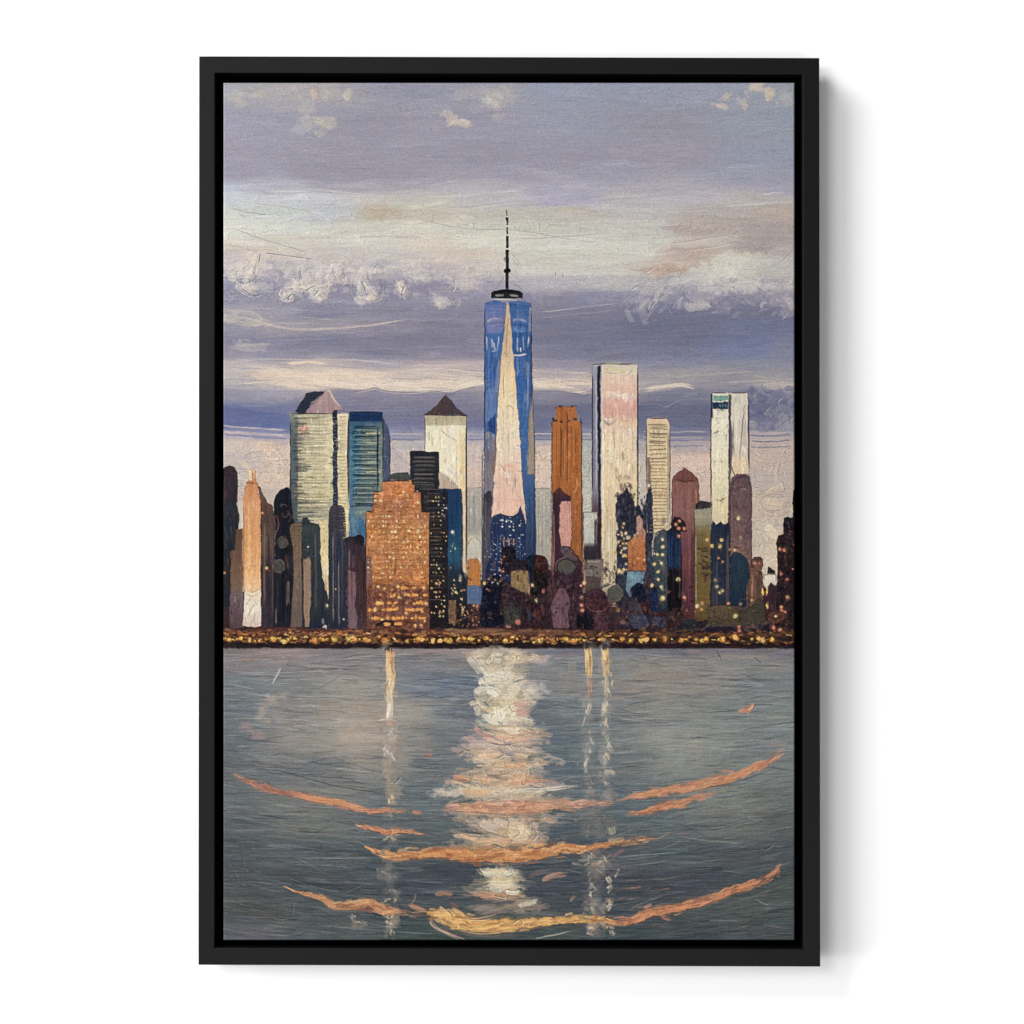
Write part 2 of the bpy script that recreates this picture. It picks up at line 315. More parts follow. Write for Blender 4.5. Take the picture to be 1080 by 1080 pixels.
for pts in [[(680,338),(690,324),(696,318)],[(682,334),(688,322),(690,318)],[(708,326),(714,316),(722,314)],[(800,322),(806,316),(806,308)],[(822,338),(830,330),(836,320)],[(726,322),(736,325),(742,322)],[(700,318),(706,328),(710,330)]]:
    vein(pts, (110, 108, 138), (200, 198, 208), 1., .6)
dab(732, 323, 14, 5, 10, (192, 188, 196), .7); dab(664, 334, 20, 6, 60, (170, 168, 184), .6)
for x, y, rx, ry, c, al in [(256,290,10,12,(200,194,194),.7),(268,276,6,12,(208,200,194),.6),(262,304,12,7,(190,186,196),.6),(300,308,9,8,(188,186,200),.7),(316,304,10,9,(206,200,198),.7),(328,300,16,12,(210,204,200),.75),(348,294,10,14,(214,206,200),.75),(362,290,7,12,(204,200,202),.6),(340,312,12,6,(204,198,200),.7),
    (384,302,10,12,(198,194,200),.7),(394,312,12,8,(190,188,200),.6),(378,288,10,8,(180,178,192),.5),(422,304,9,10,(196,192,200),.6),(408,284,14,7,(176,174,190),.5),(436,292,10,9,(172,170,186),.5),(468,320,12,6,(190,186,198),.7),(300,280,22,6,(190,184,190),.5),
    (690,300,20,12,(184,180,190),.6),(676,326,14,14,(166,164,186),.6),(712,316,16,10,(160,158,182),.6),(744,312,18,8,(178,174,188),.6),(770,316,22,10,(140,140,168),.6),(800,312,18,12,(150,148,172),.6),(826,304,12,16,(180,176,184),.7),(832,326,8,10,(170,166,182),.6),(738,324,12,5,(196,192,198),.7),(758,300,40,8,(200,198,198),.6),
    (270,338,16,6,(200,194,190),.6),(250,336,12,5,(206,200,190),.6),(260,366,22,4,(184,180,190),.5),(580,300,60,10,(176,174,190),.4),(620,312,50,7,(150,150,178),.5),(812,428,18,16,(108,110,154),.6),(806,444,16,10,(118,118,158),.6),(826,440,12,12,(150,148,168),.6),(820,420,14,8,(134,134,164),.6)]:
    cloud(x, y, rx, ry, c, al * .85, edge=.35, rag=1.3)
for k in range(110):                                  # thick little smears that model the cloud heads
    x = rnd.choice([rnd.uniform(244,276), rnd.uniform(296,366), rnd.uniform(374,404), rnd.uniform(405,480)]); y = rnd.uniform(278,318)
    dab(x, y, rnd.uniform(6,18), rnd.uniform(1.5,5), rnd.uniform(-75,75), rnd.choice([(216,208,202),(200,194,198),(176,172,190),(150,148,176),(190,184,190)]) if y < 312 else (160,158,182), rnd.uniform(.35,.7), .9, rnd.gauss(0,2))
for k in range(90):
    x = rnd.uniform(660,838); y = rnd.uniform(292,326)
    dab(x, y, rnd.uniform(6,20), rnd.uniform(2,6), rnd.uniform(-60,30), rnd.choice([(190,186,194),(168,166,186),(146,146,174),(204,200,200)]), rnd.uniform(.3,.6), .9, rnd.gauss(0,2))
for pts, w, c, al in [([(276,286),(290,288),(306,296)],9,(140,138,168),.8),([(278,296),(292,302),(300,300)],8,(138,136,168),.8),([(366,284),(370,296),(368,310)],7,(138,136,166),.8),([(402,290),(404,304),(398,316)],7,(134,132,164),.8),([(342,314),(352,310),(364,308)],6,(136,134,166),.7),([(306,284),(312,290),(314,298)],4,(166,162,180),.7),
    ([(350,304),(356,300),(362,304)],6,(144,142,172),.7),([(436,300),(450,306),(462,310)],9,(136,134,166),.7),([(410,306),(416,314),(430,316)],6,(138,136,166),.7),([(476,298),(488,304),(500,308)],8,(146,144,172),.6),([(238,300),(246,308),(256,316)],8,(140,140,170),.7)]:
    stroke(pts, w, c, al, dry=.7)
for x, y, rx, ry in [(264,288,7,13),(266,304,10,6),(318,303,17,8),(334,298,13,9),(350,290,9,12),(300,312,8,6),(386,302,9,11),(390,315,12,5),(424,305,6,9),(468,320,13,5)]:
    cloud(x + 2, y + 3, rx * 1.1, ry * 1.1, (140,138,164), .6, edge=.5, rag=1.3)
    cloud(x, y, rx * 1.1, ry * 1.05, (204,197,194), .62, edge=.6, rag=1.4, thick=1.2)
    cloud(x - 1, y - 1, rx * .55, ry * .6, (222,212,200), .6, edge=.7, rag=1.4, thick=1.2)
for pts, w, c in [([(273,267),(268,280),(260,294)],7,(222,214,204)),([(249,284),(246,291),(250,299),(258,304),(272,310)],3.4,(208,202,200)),([(263,298),(268,304),(273,307)],3,(220,214,208)),([(317,280),(314,290),(317,300)],3,(206,200,200)),([(312,304),(322,303),(334,300),(344,296),(352,288)],6,(222,214,204)),([(352,276),(351,286),(356,294)],3.4,(226,220,214)),([(358,280),(362,288),(360,298)],4,(212,206,204)),
    ([(320,310),(326,304),(332,302)],2.4,(228,222,214)),([(330,314),(334,308),(340,304)],2.4,(224,218,210)),([(336,318),(340,312),(344,310)],3,(226,216,206)),([(296,304),(294,312),(302,318),(312,314)],3,(206,202,206)),([(306,298),(310,304),(318,306)],3.4,(210,204,204)),([(380,290),(386,298),(392,306)],6,(220,212,206)),([(374,312),(380,318),(392,318),(400,310)],3,(210,206,208)),([(388,300),(394,308),(396,314)],3,(200,194,200)),
    ([(420,296),(425,304),(423,314)],5,(226,216,206)),([(423,308),(430,308),(434,306)],3,(204,198,202)),([(396,290),(398,282),(404,278)],2.4,(196,190,200)),([(452,318),(462,314),(474,318),(482,322)],4,(200,196,204)),([(458,322),(466,324),(474,324)],3,(206,202,206)),([(248,362),(256,358),(270,362)],2,(190,186,196)),([(248,366),(254,363),(262,366),(274,362)],2.4,(198,194,198)),([(280,284),(284,278),(290,278),(292,286)],2,(180,176,190)),([(298,286),(300,278),(306,276),(308,284)],2,(184,180,192))]:
    cloud(pts[1][0], pts[1][1], w * 1.5 + 2, w * 1.3 + 2, tuple(v - 14 for v in c), .45, edge=.8, rag=1.3)
    stroke(pts, w * 1.15, c, .62, dry=.85, thick=1., warp=1.6)
    for _ in range(3):
        p = rnd.choice(pts); dab(p[0] + rnd.gauss(0,2), p[1] + rnd.gauss(0,2), rnd.uniform(4,9), rnd.uniform(1,2.4), rnd.uniform(-80,80), tuple(np.array(c) + rnd.choice((6,-22,-40))), .55, .8)
for pts in [[(275,265),(273,276),(267,289),(263,294)],[(272,266),(290,268),(312,271),(340,275)],[(252,284),(249,290),(252,297),(262,302)],[(276,310),(268,312),(258,306),(250,301)],[(319,279),(317,288),(320,297)],[(352,278),(352,288),(358,296)],[(361,282),(364,292),(362,300)],[(393,318),(401,314),(404,304)],[(378,292),(384,302),(386,310)],[(322,308),(328,303),(335,302)],[(330,313),(337,306)],[(296,304),(293,311),(298,317)],[(428,300),(424,308),(426,314)],[(308,310),(304,314),(306,318)],[(434,288),(438,293)],[(478,292),(480,300),(477,308)]]:
    vein(pts, (92,86,108), (228,222,216), 1.1, .8)
for pts, w, c in [([(690,318),(696,308),(706,300)],5,(196,192,198)),([(672,330),(682,318),(692,314)],4,(186,182,194)),([(736,326),(744,320),(752,324)],5,(204,200,204)),([(800,306),(812,302),(826,306)],7,(196,192,196)),([(770,302),(790,298),(806,300)],6,(210,206,202)),([(700,300),(730,294),(760,296)],6,(206,204,202)),([(722,312),(716,320),(718,328)],3,(190,186,196)),([(828,312),(834,320),(836,330)],6,(190,184,190)),([(812,336),(822,326),(832,322)],3,(170,168,188))]:
    stroke(pts, w, c, .7, dry=.7)
for pts, w, c in [([(300,392),(330,398),(360,402)],6,(236,212,186)),([(330,400),(360,406),(400,408)],6,(238,216,196)),([(262,396),(290,402),(320,410)],5,(226,200,180)),([(360,390),(400,394),(430,396)],3,(216,198,188)),([(400,402),(440,406),(480,400)],5,(232,214,196)),([(484,404),(496,398),(508,400)],7,(222,206,190)),([(566,410),(590,404),(612,412)],6,(228,210,192))]:
    stroke(pts, w, c, .6, dry=.8)
for k in range(70):
    y = rnd.uniform(378, 412); dab(rnd.uniform(240, 620), y, rnd.uniform(20,80), rnd.uniform(.8,1.6), rnd.gauss(2,3), rnd.choice([(156,146,164),(240,224,204),(196,176,176),(146,140,164)]), rnd.uniform(.35,.7), .8)
for k in range(95):
    x = rnd.uniform(236,520); y = 276 + rnd.gauss(0,5) + (4 if x < 300 else 0) + (x - 236) * .02
    cloud(x, y + rnd.choice((0, 0, 8, 14)), rnd.uniform(7,18), rnd.uniform(3,6), rnd.choice([(204,196,196),(212,204,198),(192,186,192),(198,188,192)]), .5, edge=.8, rag=1.4)
for k in range(34):
    x = rnd.uniform(276,430); y = rnd.uniform(279,290)
    stroke([(x,y),(x+rnd.uniform(-4,0),y+rnd.uniform(4,8)),(x+rnd.uniform(0,5),y+rnd.uniform(9,14))], rnd.uniform(1.2,3), rnd.choice([(176,170,184),(198,190,194),(150,146,170),(186,180,190)]), .6, dry=.7)
# long combed strokes
for pts, w, c, al in [([(236,331),(262,336),(300,346),(340,347),(400,342),(434,336)],2.4,(214,200,194),.8),([(236,326),(270,332),(275,341),(258,342),(240,335)],5,(196,190,186),.7),([(236,337),(256,341),(272,338)],4,(202,196,190),.7),
    ([(250,334),(300,341),(350,340)],1.6,(190,184,194),.7),([(300,332),(360,338),(430,334)],1.4,(180,176,192),.6),([(236,322),(300,327),(400,330)],1.2,(176,174,190),.6),
    ([(562,330),(600,326),(640,321),(664,319)],1.6,(188,186,200),.7),([(562,336),(600,332),(640,328),(664,325)],1.2,(180,178,196),.6),
    ([(246,370),(256,365),(266,364),(290,362)],3,(182,178,188),.8),([(240,378),(300,379),(380,380),(430,385),(510,382)],1.4,(200,190,190),.7),([(430,384),(470,386),(510,383)],2.4,(206,192,186),.7),
    ([(430,392),(470,396),(508,396)],2,(210,196,188),.7),([(240,384),(300,390),(420,402),(470,400)],2,(210,196,188),.6),([(300,392),(360,397),(420,394)],5,(230,208,188),.7),([(240,388),(280,398),(330,404)],3,(214,192,184),.7),
    ([(300,384),(330,382),(350,385)],3,(228,208,184),.8),([(320,400),(370,408),(430,410),(470,408)],5,(230,212,196),.7),([(430,410),(470,412),(512,402)],4,(228,212,196),.8),([(562,404),(590,408),(606,412),(618,412),(626,406)],5,(230,212,196),.9),([(562,400),(590,400),(616,402)],3,(214,200,188),.7),
    ([(676,412),(700,408),(720,406),(736,410)],4.5,(218,202,190),.9),([(676,404),(710,398),(760,394),(838,390)],1.6,(176,170,170),.7),([(676,398),(720,396),(800,390)],1.4,(168,164,172),.6),([(680,392),(740,392),(800,385),(838,383)],1.4,(166,162,168),.6),
    ([(760,404),(800,402),(838,404)],1.6,(190,182,176),.6),([(790,396),(815,400),(838,399)],3,(172,166,164),.6),([(800,408),(820,405),(838,403)],3,(196,186,184),.6)]:
    stroke(pts, w, c, al, dry=.5, taper=(.3, .4))
poly([(310,420),(340,414),(365,413),(385,412),(396,409),(420,414),(460,412),(474,417),(496,409),(512,405),(512,440),(460,444),(306,440)], [(409,(142,140,166)),(424,(136,134,164)),(442,(122,124,160))], tex='h', soft=2, al=.75)
vein([(370,414),(388,411),(396,409),(404,412),(430,414),(455,412)], (108, 98, 116), (222, 204, 190), 1., .7)
vein([(456,412),(468,414),(474,417),(484,412),(500,408),(512,405)], (108, 98, 116), None, 1., .7)
vein([(565,413),(590,413),(612,415),(626,408)], (112, 104, 122), None, 1., .6)
# hard blue bands above the pale horizon
poly([(234,428),(262,432),(300,437),(308,438),(308,458),(290,453),(262,452),(234,447)], (98, 112, 170), tex='h', soft=2, al=.8, amt=.02)
for y, c in [(449,(206,190,190)),(452,(120,124,172)),(455,(206,188,186)),(458,(112,118,166)),(460.5,(178,168,184))]:
    stroke([(234,y),(262,y+2),(308,y+5)], 1.5, c, .85, dry=.25, taper=(0, 0))
for y, c in [(455,(186,176,184)),(458,(104,110,156)),(461,(180,170,180)),(464,(106,110,158)),(467,(176,164,176)),(470,(120,122,160))]:
    stroke([(676,y),(700,y+.5),(750,y)], 1.4, c, .75, dry=.3, taper=(0, 0))
    stroke([(790,y+1),(810,y+2),(838,y)], 1.6, c, .8, dry=.3, taper=(0, 0))
for y, c in [(457.5,(206,190,186)),(461,(150,152,186)),(463.5,(104,112,156))]:
    for xa, xb in [(411,448),(492,512),(562,583),(613,625)]: stroke([(xa,y),(xb,y+.5)], 1.3, c, .8, dry=.25, taper=(0, 0), curve=False)
for k in range(46):                                   # cloud curls at the far right
    x = rnd.uniform(792, 838); y = rnd.uniform(408, 452)
    dab(x, y, rnd.uniform(6, 14), rnd.uniform(3, 6), rnd.uniform(-80, 30), rnd.choice([(106,108,152),(122,122,158),(144,144,170),(100,104,150),(156,154,174)] if y < 436 else [(112,112,154),(160,158,172),(172,168,176)]), .6, .4)
for pts in [[(822,450),(830,444),(838,438)],[(824,432),(820,424),(826,418)],[(812,428),(806,436),(812,444)],[(694,424),(702,428),(716,420)],[(824,452),(832,446)]]:
    vein(pts, (92, 92, 128), (196, 190, 196), 1., .6)
# scratched pale plaster-like paint near the horizon
for xa, xb, ya, yb, n in [(250,305,466,516,46),(411,447,470,500,16),(493,509,462,515,9),(563,582,468,515,14),(614,625,468,560,12),(707,749,470,540,20),(792,836,470,600,60)]:
    for k in range(n):
        x = rnd.uniform(xa, xb); y = rnd.uniform(ya, yb); a = rnd.uniform(0, 6.28); r = rnd.uniform(4, 9)
        dab(x, y, r * 1.6, rnd.uniform(2, 5), math.degrees(a), rnd.choice([(222,200,176),(206,186,174),(188,178,180),(214,190,176),(196,184,178)]), .5, .4)
        if k % 2 == 0 and xb - xa > 15:
            vein([(x + r * math.cos(a + q), y + r * math.sin(a + q) * .8) for q in (0, .5, 1., 1.5)], (146, 132, 136), (228, 210, 190), .8, .5)
stroke([(278,470),(290,480),(296,496)], 10, (222, 198, 174), .7); stroke([(252,486),(262,494),(258,500)], 6, (224, 200, 176), .7)
stroke([(805,521),(818,516),(830,508)], 5, (214, 194, 168), .8)
ring(816, 530, 14, 9, (150, 136, 130), .8, .6); blob(816, 531, 13, 8, (218, 198, 172), .7)
ring(816, 530, 19, 15, (150, 140, 140), .8, .5, 30, 260)
stroke([(806,555),(814,560),(820,568)], 9, (232, 218, 194), .9, dry=.2)
poly([(806,560),(824,560),(826,602),(808,602)], (212, 196, 176), al=.7, soft=3, tex='v')

# ------------------------------------------------------------------ the painted city
# kind ids: every painted building becomes a piece of paint of its own
IDN = {}
def bid(name, label):
    k = len(IDN) + 3
    IDN[k] = (name, label)
    return k
OUT = (44, 42, 58)
def hlines(xa, xb, ya, yb, step, c, w=1., al=.7, jit=.4, skip=0.):
    y = ya
    while y < yb:
        if rnd.random() >= skip:
            a = xa + rnd.uniform(-.5, 1.5); b = xb + rnd.uniform(-2, .6)
            stroke([(a, y + rnd.gauss(0, jit)), ((a + b) / 2, y + rnd.gauss(0, jit)), (b, y + rnd.gauss(0, jit))], w * rnd.uniform(.7, 1.3), c, al * rnd.uniform(.6, 1), dry=.5, taper=(.1, .2), warp=.3, thick=-.1)
        y += step
def vline(x, ya, yb, c, w=1., al=.75, dx=0.):
    stroke([(x, ya), (x + dx / 2 + rnd.gauss(0, .3), (ya + yb) / 2), (x + dx, yb)], w, c, al, dry=.4, taper=(.1, .1), warp=.4, thick=-.1)
YL = [(240,190,110),(226,160,80),(250,226,160),(214,140,84),(236,206,130)]
def light(x, y, r=1.3, c=None, al=.9):
    c = c or rnd.choice(YL)
    blob(x, y, r * 2.6, r * 2.6, tuple(v * .8 for v in c), .30 * al, soft=1., warp=.6)
    blob(x, y, r * 1.25, r * 1.25, c, al, soft=.5, warp=.8)
def lights(n, xa, xb, ya, yb, r=(.6, 1.3), cs=None, al=.85, gx=0, gy=0):
    for _ in range(n):
        x = rnd.uniform(xa, xb); y = rnd.uniform(ya, yb)
        if gx: x = xa + round((x - xa) / gx) * gx + rnd.gauss(0, .3)
        if gy: y = ya + round((y - ya) / gy) * gy + rnd.gauss(0, .3)
        light(x, y, rnd.uniform(*r), rnd.choice(cs) if cs else None, al * rnd.uniform(.7, 1))

# dark mass along the foot of the city
foot = bid('painted_low_buildings', 'dark maroon and navy huddle of low buildings painted along the shore')
poly([(234,600),(300,590),(370,590),(460,600),(508,612),(560,600),(600,600),(640,612),(700,600),(760,620),(806,632),(842,590),(842,684),(234,684)], [(590,(50,42,54)),(640,(52,36,46)),(684,(40,30,32))], foot, tex='v', soft=2)

# panels of pale light between the towers
poly([(493,470),(507,470),(508,515),(493,515)], [(470,(200,186,180)),(500,(222,190,172)),(516,(206,180,170))], al=.7, tex='v')
g1 = bid('painted_grey_tower', 'pale grey pillar-like tower painted left of the blue glass tower')
poly([(493,515),(508.5,514),(508.5,606),(493,606)], [(515,(176,170,162)),(560,(160,156,148)),(568,(200,194,178)),(590,(196,188,172))], g1, line=(120,112,112))
vline(500,520,560,(142,136,132)); vline(496,520,565,(190,184,174)); vline(504,518,562,(186,180,170))
ring(500.5,576,7,9,(126,112,108),.8,.7,180,360)
poly([(493.5,592),(496,589.5),(504,589.5),(507,593),(507,618),(493.5,618)], (190,118,56), g1, line=(96,66,50), lw=.7)
poly([(493,618),(508,618),(508.5,637),(493,637)], (78,104,150), g1, tex='h'); lights(3,499,507,636,640,(1.,1.4),[(240,150,110)])
g2 = bid('painted_grey_tower', 'pale grey pillar-like tower painted between the blue glass tower and the orange tower')
poly([(564.5,515),(581,515),(581.5,600),(565,600)], [(515,(178,174,166)),(590,(168,162,152))], g2, line=(112,104,104))
for x in (568,572,576): vline(x,520,584,(140,134,128),.9,.6)
poly([(565,470),(581,470),(581,514),(565,514)], (222,196,180), al=.6, line=(170,156,160), tex='v'); vein([(568,474),(573,486),(579,476)],(150,136,150)); vein([(570,486),(568,500),(572,510)],(160,146,156))

# 1 left tower with the mansard roof
a = bid('painted_striped_tower', 'cream striped glass tower with a pink and navy mansard roof painted at the left')
poly([(306.3,436),(368.5,436.5),(368.5,662),(306.3,662)], [(436,(176,176,140)),(442,(206,198,160)),(470,(214,204,162)),(520,(204,196,150)),(545,(170,168,142)),(580,(206,190,140))], a, tex='h', amt=.05)
poly([(305.8,436),(314,436),(314.5,662),(305.8,662)], [(436,(130,138,124)),(450,(96,110,112)),(520,(78,92,102)),(560,(60,72,84))], a, tex='h', amt=.05)
blob(320,453,7,4.5,(206,136,120),.85); blob(323,458,6,5,(196,160,140),.5)
for y, xe, c in [(446,326,(96,104,110)),(449,322,(120,120,112)),(460,330,(110,104,110)),(463,326,(76,82,96)),(467,322,(84,88,100)),(472,318,(60,70,88)),(476,315,(52,62,80)),(484,318,(80,84,92)),(491,331,(80,76,86)),(495,330,(58,62,76)),(489,326,(110,104,104)),
                 (515,326,(112,106,92)),(519,326,(140,130,110)),(523,322,(150,136,112)),(530,350,(92,90,80)),(536,344,(140,136,112)),(541,338,(110,118,120)),(545,336,(90,102,112)),(550,330,(96,108,116))]:
    stroke([(308,y),(xe,y+rnd.gauss(0,.5))], 2.8, c, .8, dry=.7, taper=(0,.6), curve=False)
hlines(307,351,441,548,3.6,(128,122,96),.8,.55,.3); hlines(307,351,443,548,7.2,(84,84,80),.9,.6,.4,.25); hlines(315,350,445,548,5.1,(236,228,190),1.3,.6,.3)
stroke([(308,441),(340,441)],1.6,(60,62,70),.9,dry=.3,curve=False); 
for x, y in [(333,478),(330,504),(341,504),(344,505),(336,452)]: dab(x, y, 5, .9, rnd.uniform(-50,20), (96,88,76), .8)
poly([(351,432),(356,432),(356.3,535),(351.3,535)], (30,44,68), a, tex='h', amt=.02); hlines(351,356,440,533,3.6,(90,106,116),.6,.7,.1)
poly([(356.5,437),(366,436),(367.5,439),(367.2,560),(356.5,560)], [(437,(230,214,172)),(500,(214,202,156)),(540,(224,208,156))], a, tex='h'); hlines(357,367,441,560,3.6,(150,140,104),.7,.7,.2)
vline(367.6,440,532,(26,30,54),1.6,.95); vline(306.4,438,560,(50,62,70),.9,.8)
poly([(336,548),(346.5,548),(347,607),(342,608),(338,592)], [(548,(204,192,140)),(580,(218,200,136)),(607,(236,222,176))], a, tex='s', amt=.06)
poly([(311.5,434.5),(316,425),(323,414.5),(330,412.6),(343,413),(336,420),(327,428),(321,436)], (38,46,66), a, line=(26,30,44), tex='h')
poly([(321,436),(330,427),(338,418),(343,412.5),(347.5,413),(351,420),(358,429),(363,433),(352,432.5),(351,436)], [(412,(176,150,150)),(436,(168,132,140))], a, tex='v', line=(86,66,78), lw=.6)
stroke([(343,413),(348,413),(352,421),(361,431)],1.8,(222,196,172),.9,dry=.2); stroke([(313,431),(318,422),(325,415)],1.,(196,174,160),.6); stroke([(326,426),(333,422),(340,414)],1.3,(200,176,158),.8)
# 2 blue glass tower
b = bid('painted_blue_glass_tower', 'blue and grey banded glass tower with a navy top painted beside the cream striped tower')
poly([(400,440),(406,444),(409.5,452),(411.3,464),(411.5,505),(403,540),(400,540)], (72,84,118), b, tex='v', line=(52,58,90))
poly([(368.5,434.5),(403,434.5),(404,600),(368.5,600)], [(434,(26,52,96)),(443.5,(24,50,96)),(445.5,(66,98,122)),(455,(110,128,124)),(500,(120,138,130)),(540,(112,134,136)),(560,(72,106,136))], b, tex='h')
poly([(368.5,446),(384,446),(381,470),(382,498),(376,520),(372,530),(374,545),(385,556),(386,596),(368.5,600)], [(446,(48,96,132)),(480,(66,126,160)),(520,(70,116,152)),(560,(78,122,160)),(596,(50,76,110))], b, tex='h', amt=.05)
hlines(369,403.5,452,535,5.1,(22,40,62),1.5,.95,.2); hlines(372,403,455,520,10.2,(212,210,168),1.3,.7,.3,.1); hlines(370,403,458,535,5.1,(150,176,170),.9,.5,.3); 
vline(398.3,446,520,(28,32,44),1.5,.9); vline(403.8,437,520,(50,56,84),1.2,.9); stroke([(368,434.5),(403,434.5)],1.2,(22,28,44),.9,curve=False)
poly([(378,545),(386,552),(386,566),(378,564)],(60,104,146),b); vein([(370,545),(377,560),(386,566)],(40,62,92)); dab(374,555,22,4,80,(96,136,168),.7); vein([(368,540),(372,570)],(40,52,84))
# 13 cream tower with pyramid roof
c_ = bid('painted_pyramid_roof_tower', 'cream tower with a dark brown pyramid roof painted behind the stepped black tower')
poly([(448,437),(491.5,437.5),(491.8,640),(448,640)], [(437,(176,168,136)),(448,(188,180,144)),(449.5,(232,226,200)),(500,(236,228,198)),(520,(228,214,176)),(600,(216,196,150))], c_, tex='v', amt=.03, line=(104,92,92))
poly([(482,455),(491,450),(491,640),(486,640),(484,500)], [(450,(228,216,172)),(480,(228,206,146)),(560,(222,196,150))], c_, tex='v', al=.8)
poly([(463,497),(476,505),(484,514),(485,520),(463,520)], (176,160,146), c_, tex='v', al=.9)
poly([(446,438),(455,433),(463,425),(470,416.5),(477,424),(485,433),(492.5,438.5),(480,436.8),(455,438)], (74,58,64), c_, tex='v', line=(48,38,46), amt=.02)
vein([(463,451),(470,458),(480,464),(483,468)],(120,110,100)); vein([(452,454),(453,466)],(120,110,100)); vein([(457,460),(456,474)],(150,140,124)); vline(465,455,500,(206,196,170),1.2,.6); vline(482,466,515,(176,160,140),1.,.6); vline(476,470,512,(240,234,214),3,.5)
vline(491.8,440,600,(70,60,66),1.5,.9); stroke([(466,492),(476,498),(484,502)],3,(206,200,206),.8); dab(444,462,10,3,20,(150,144,158),.7); dab(440,472,14,5,60,(176,168,176),.6)
vein([(412,470),(420,480),(430,492)],(150,138,146)); vein([(416,472),(426,478),(432,490)],(222,210,200))
# 12 stepped black tower
d_ = bid('painted_black_stepped_tower', 'near-black stepped tower with thin lit floors painted behind the gold building')
poly([(409,506),(412,500),(418,498.5),(430,498.5),(434,506)], (66,74,74), d_, line=(34,38,44), tex='h')
poly([(433,477.5),(434,475.6),(462.5,477),(463,515),(470.5,516),(472.5,560),(473,664),(443,664),(443,520),(434,512),(432.5,500)], [(477,(34,38,52)),(520,(36,38,46)),(560,(34,34,40)),(664,(30,26,30))], d_, tex='h', amt=.03, line=(24,24,32))
hlines(434,462,483,516,4.6,(120,112,106),.9,.7,.3); hlines(446,470,516,600,4.2,(140,118,96),.9,.65,.3,.15); hlines(452,472,518,640,6.3,(20,20,26),1.4,.8,.3)
lights(70,455,471,520,655,(.35,.95),None,.85,2.6,4.2); lights(14,456,471,600,650,(.8,1.3),[(240,196,130),(236,170,110)],.9,4,5)
dab(440,515,12,4,-35,(30,30,38),.9,.2); dab(446,519,8,4,0,(26,28,34),.9,.1)
# 14 navy-blue block
e_ = bid('painted_navy_block', 'narrow navy blue block with a few lit windows painted under the cream tower')
poly([(465,517),(472,516),(486,515.5),(487.5,520),(487.5,600),(492,612),(493,664),(473,664),(472,560),(465,540)], [(516,(24,56,104)),(560,(28,66,104)),(590,(34,82,118)),(604,(30,48,66)),(650,(30,28,34))], e_, tex='v', amt=.03, line=(20,30,54))
poly([(464,518),(472,517),(472.5,560),(466,556)], (34,36,50), e_); lights(9,465,472,520,545,(.4,.8),[(230,226,210)],.9)
light(476.7,561.5,1.7,(230,232,200)); lights(6,474,488,575,592,(.5,.9),[(120,190,170),(200,220,150)],.8); lights(22,473,492,598,640,(.6,1.4),None,.9)
poly([(473,633),(481,633),(481,658),(473,658)],(112,84,66),foot,tex='s',amt=.08); lights(16,473,494,640,660,(.5,1.1),None,.7)
# 11 gold building
g = bid('painted_gold_building', 'broad stepped gold-orange building speckled with lit windows painted left of centre')
poly([(403,508),(434,506),(434.6,510.5),(437.5,512),(437,515),(436.4,519),(443.6,519.4),(444.5,540),(452.8,540),(453.4,664),(386,664),(386,540),(393,538.5),(394,519),(402.6,518.5)],
     [(506,(206,132,76)),(518,(190,112,66)),(540,(182,112,70)),(560,(192,124,66)),(610,(190,116,62)),(625,(130,78,58)),(664,(110,62,44))], g, tex='s', amt=.09, line=(60,36,44), blot=.06)
hlines(395,443,509,540,3.1,(226,156,84),.9,.4,.3); hlines(388,452,541,612,3.4,(220,150,76),1.,.4,.3); hlines(387,452,543,620,6.8,(150,86,62),.9,.5,.3,.2)
lights(30,397,441,522,536,(.4,.8),[(240,206,110),(214,200,130),(196,150,60)],.7,4,5); lights(60,389,451,541,612,(.45,.9),[(246,206,120),(236,176,72),(250,230,170),(222,160,60)],.75,3.6,5.2)
for x, y in [(402,528),(425.5,519),(441,530),(414,561),(417,561),(431,560),(441,560),(443,566)]: light(x, y, 1.5, (246,224,160))
poly([(386,617),(398,615),(412,618),(420,612),(436,616),(446,622),(452.8,620),(453,664),(386,664)], (108,64,58), g, soft=4, al=.6, tex='s', amt=.1)
for x, y in [(398.5,619),(405,621),(415,622),(420,618.5),(426,627),(431,628),(420,630),(414,628),(398,636),(429,636),(437,637),(443,635),(449,636),(390,643),(396,643),(408,643),(419,642),(429,647),(443,643),(445,645),(393,652),(397,652),(402,653),(408,651),(424,651),(428,652),(438,651),(443,652),(448,655),(437,660),(444,660)]:
    light(x + rnd.gauss(0,.5), y, rnd.uniform(1.3,2.), rnd.choice([(250,196,100),(236,160,60),(244,180,84)]))
lights(40,388,452,615,660,(.6,1.1),[(230,150,70),(206,110,60)],.8)
poly([(386,586),(392.5,587),(392.5,616),(386,622)],(126,84,78),g); vline(394,588,616,(180,120,70),1.2); vline(417,573,612,(140,84,56),.9,.6); vein([(442,628),(446,621),(451,629)],(60,36,44)); 
stroke([(396,660),(404,657),(414,657.5),(424,661)],5.5,(32,30,36),.95,dry=.1); vline(453.2,541,662,(24,20,30),1.4,.9)
stroke([(403,507.6),(420,506.5),(434,506.3)],1.2,(60,40,46),.8)
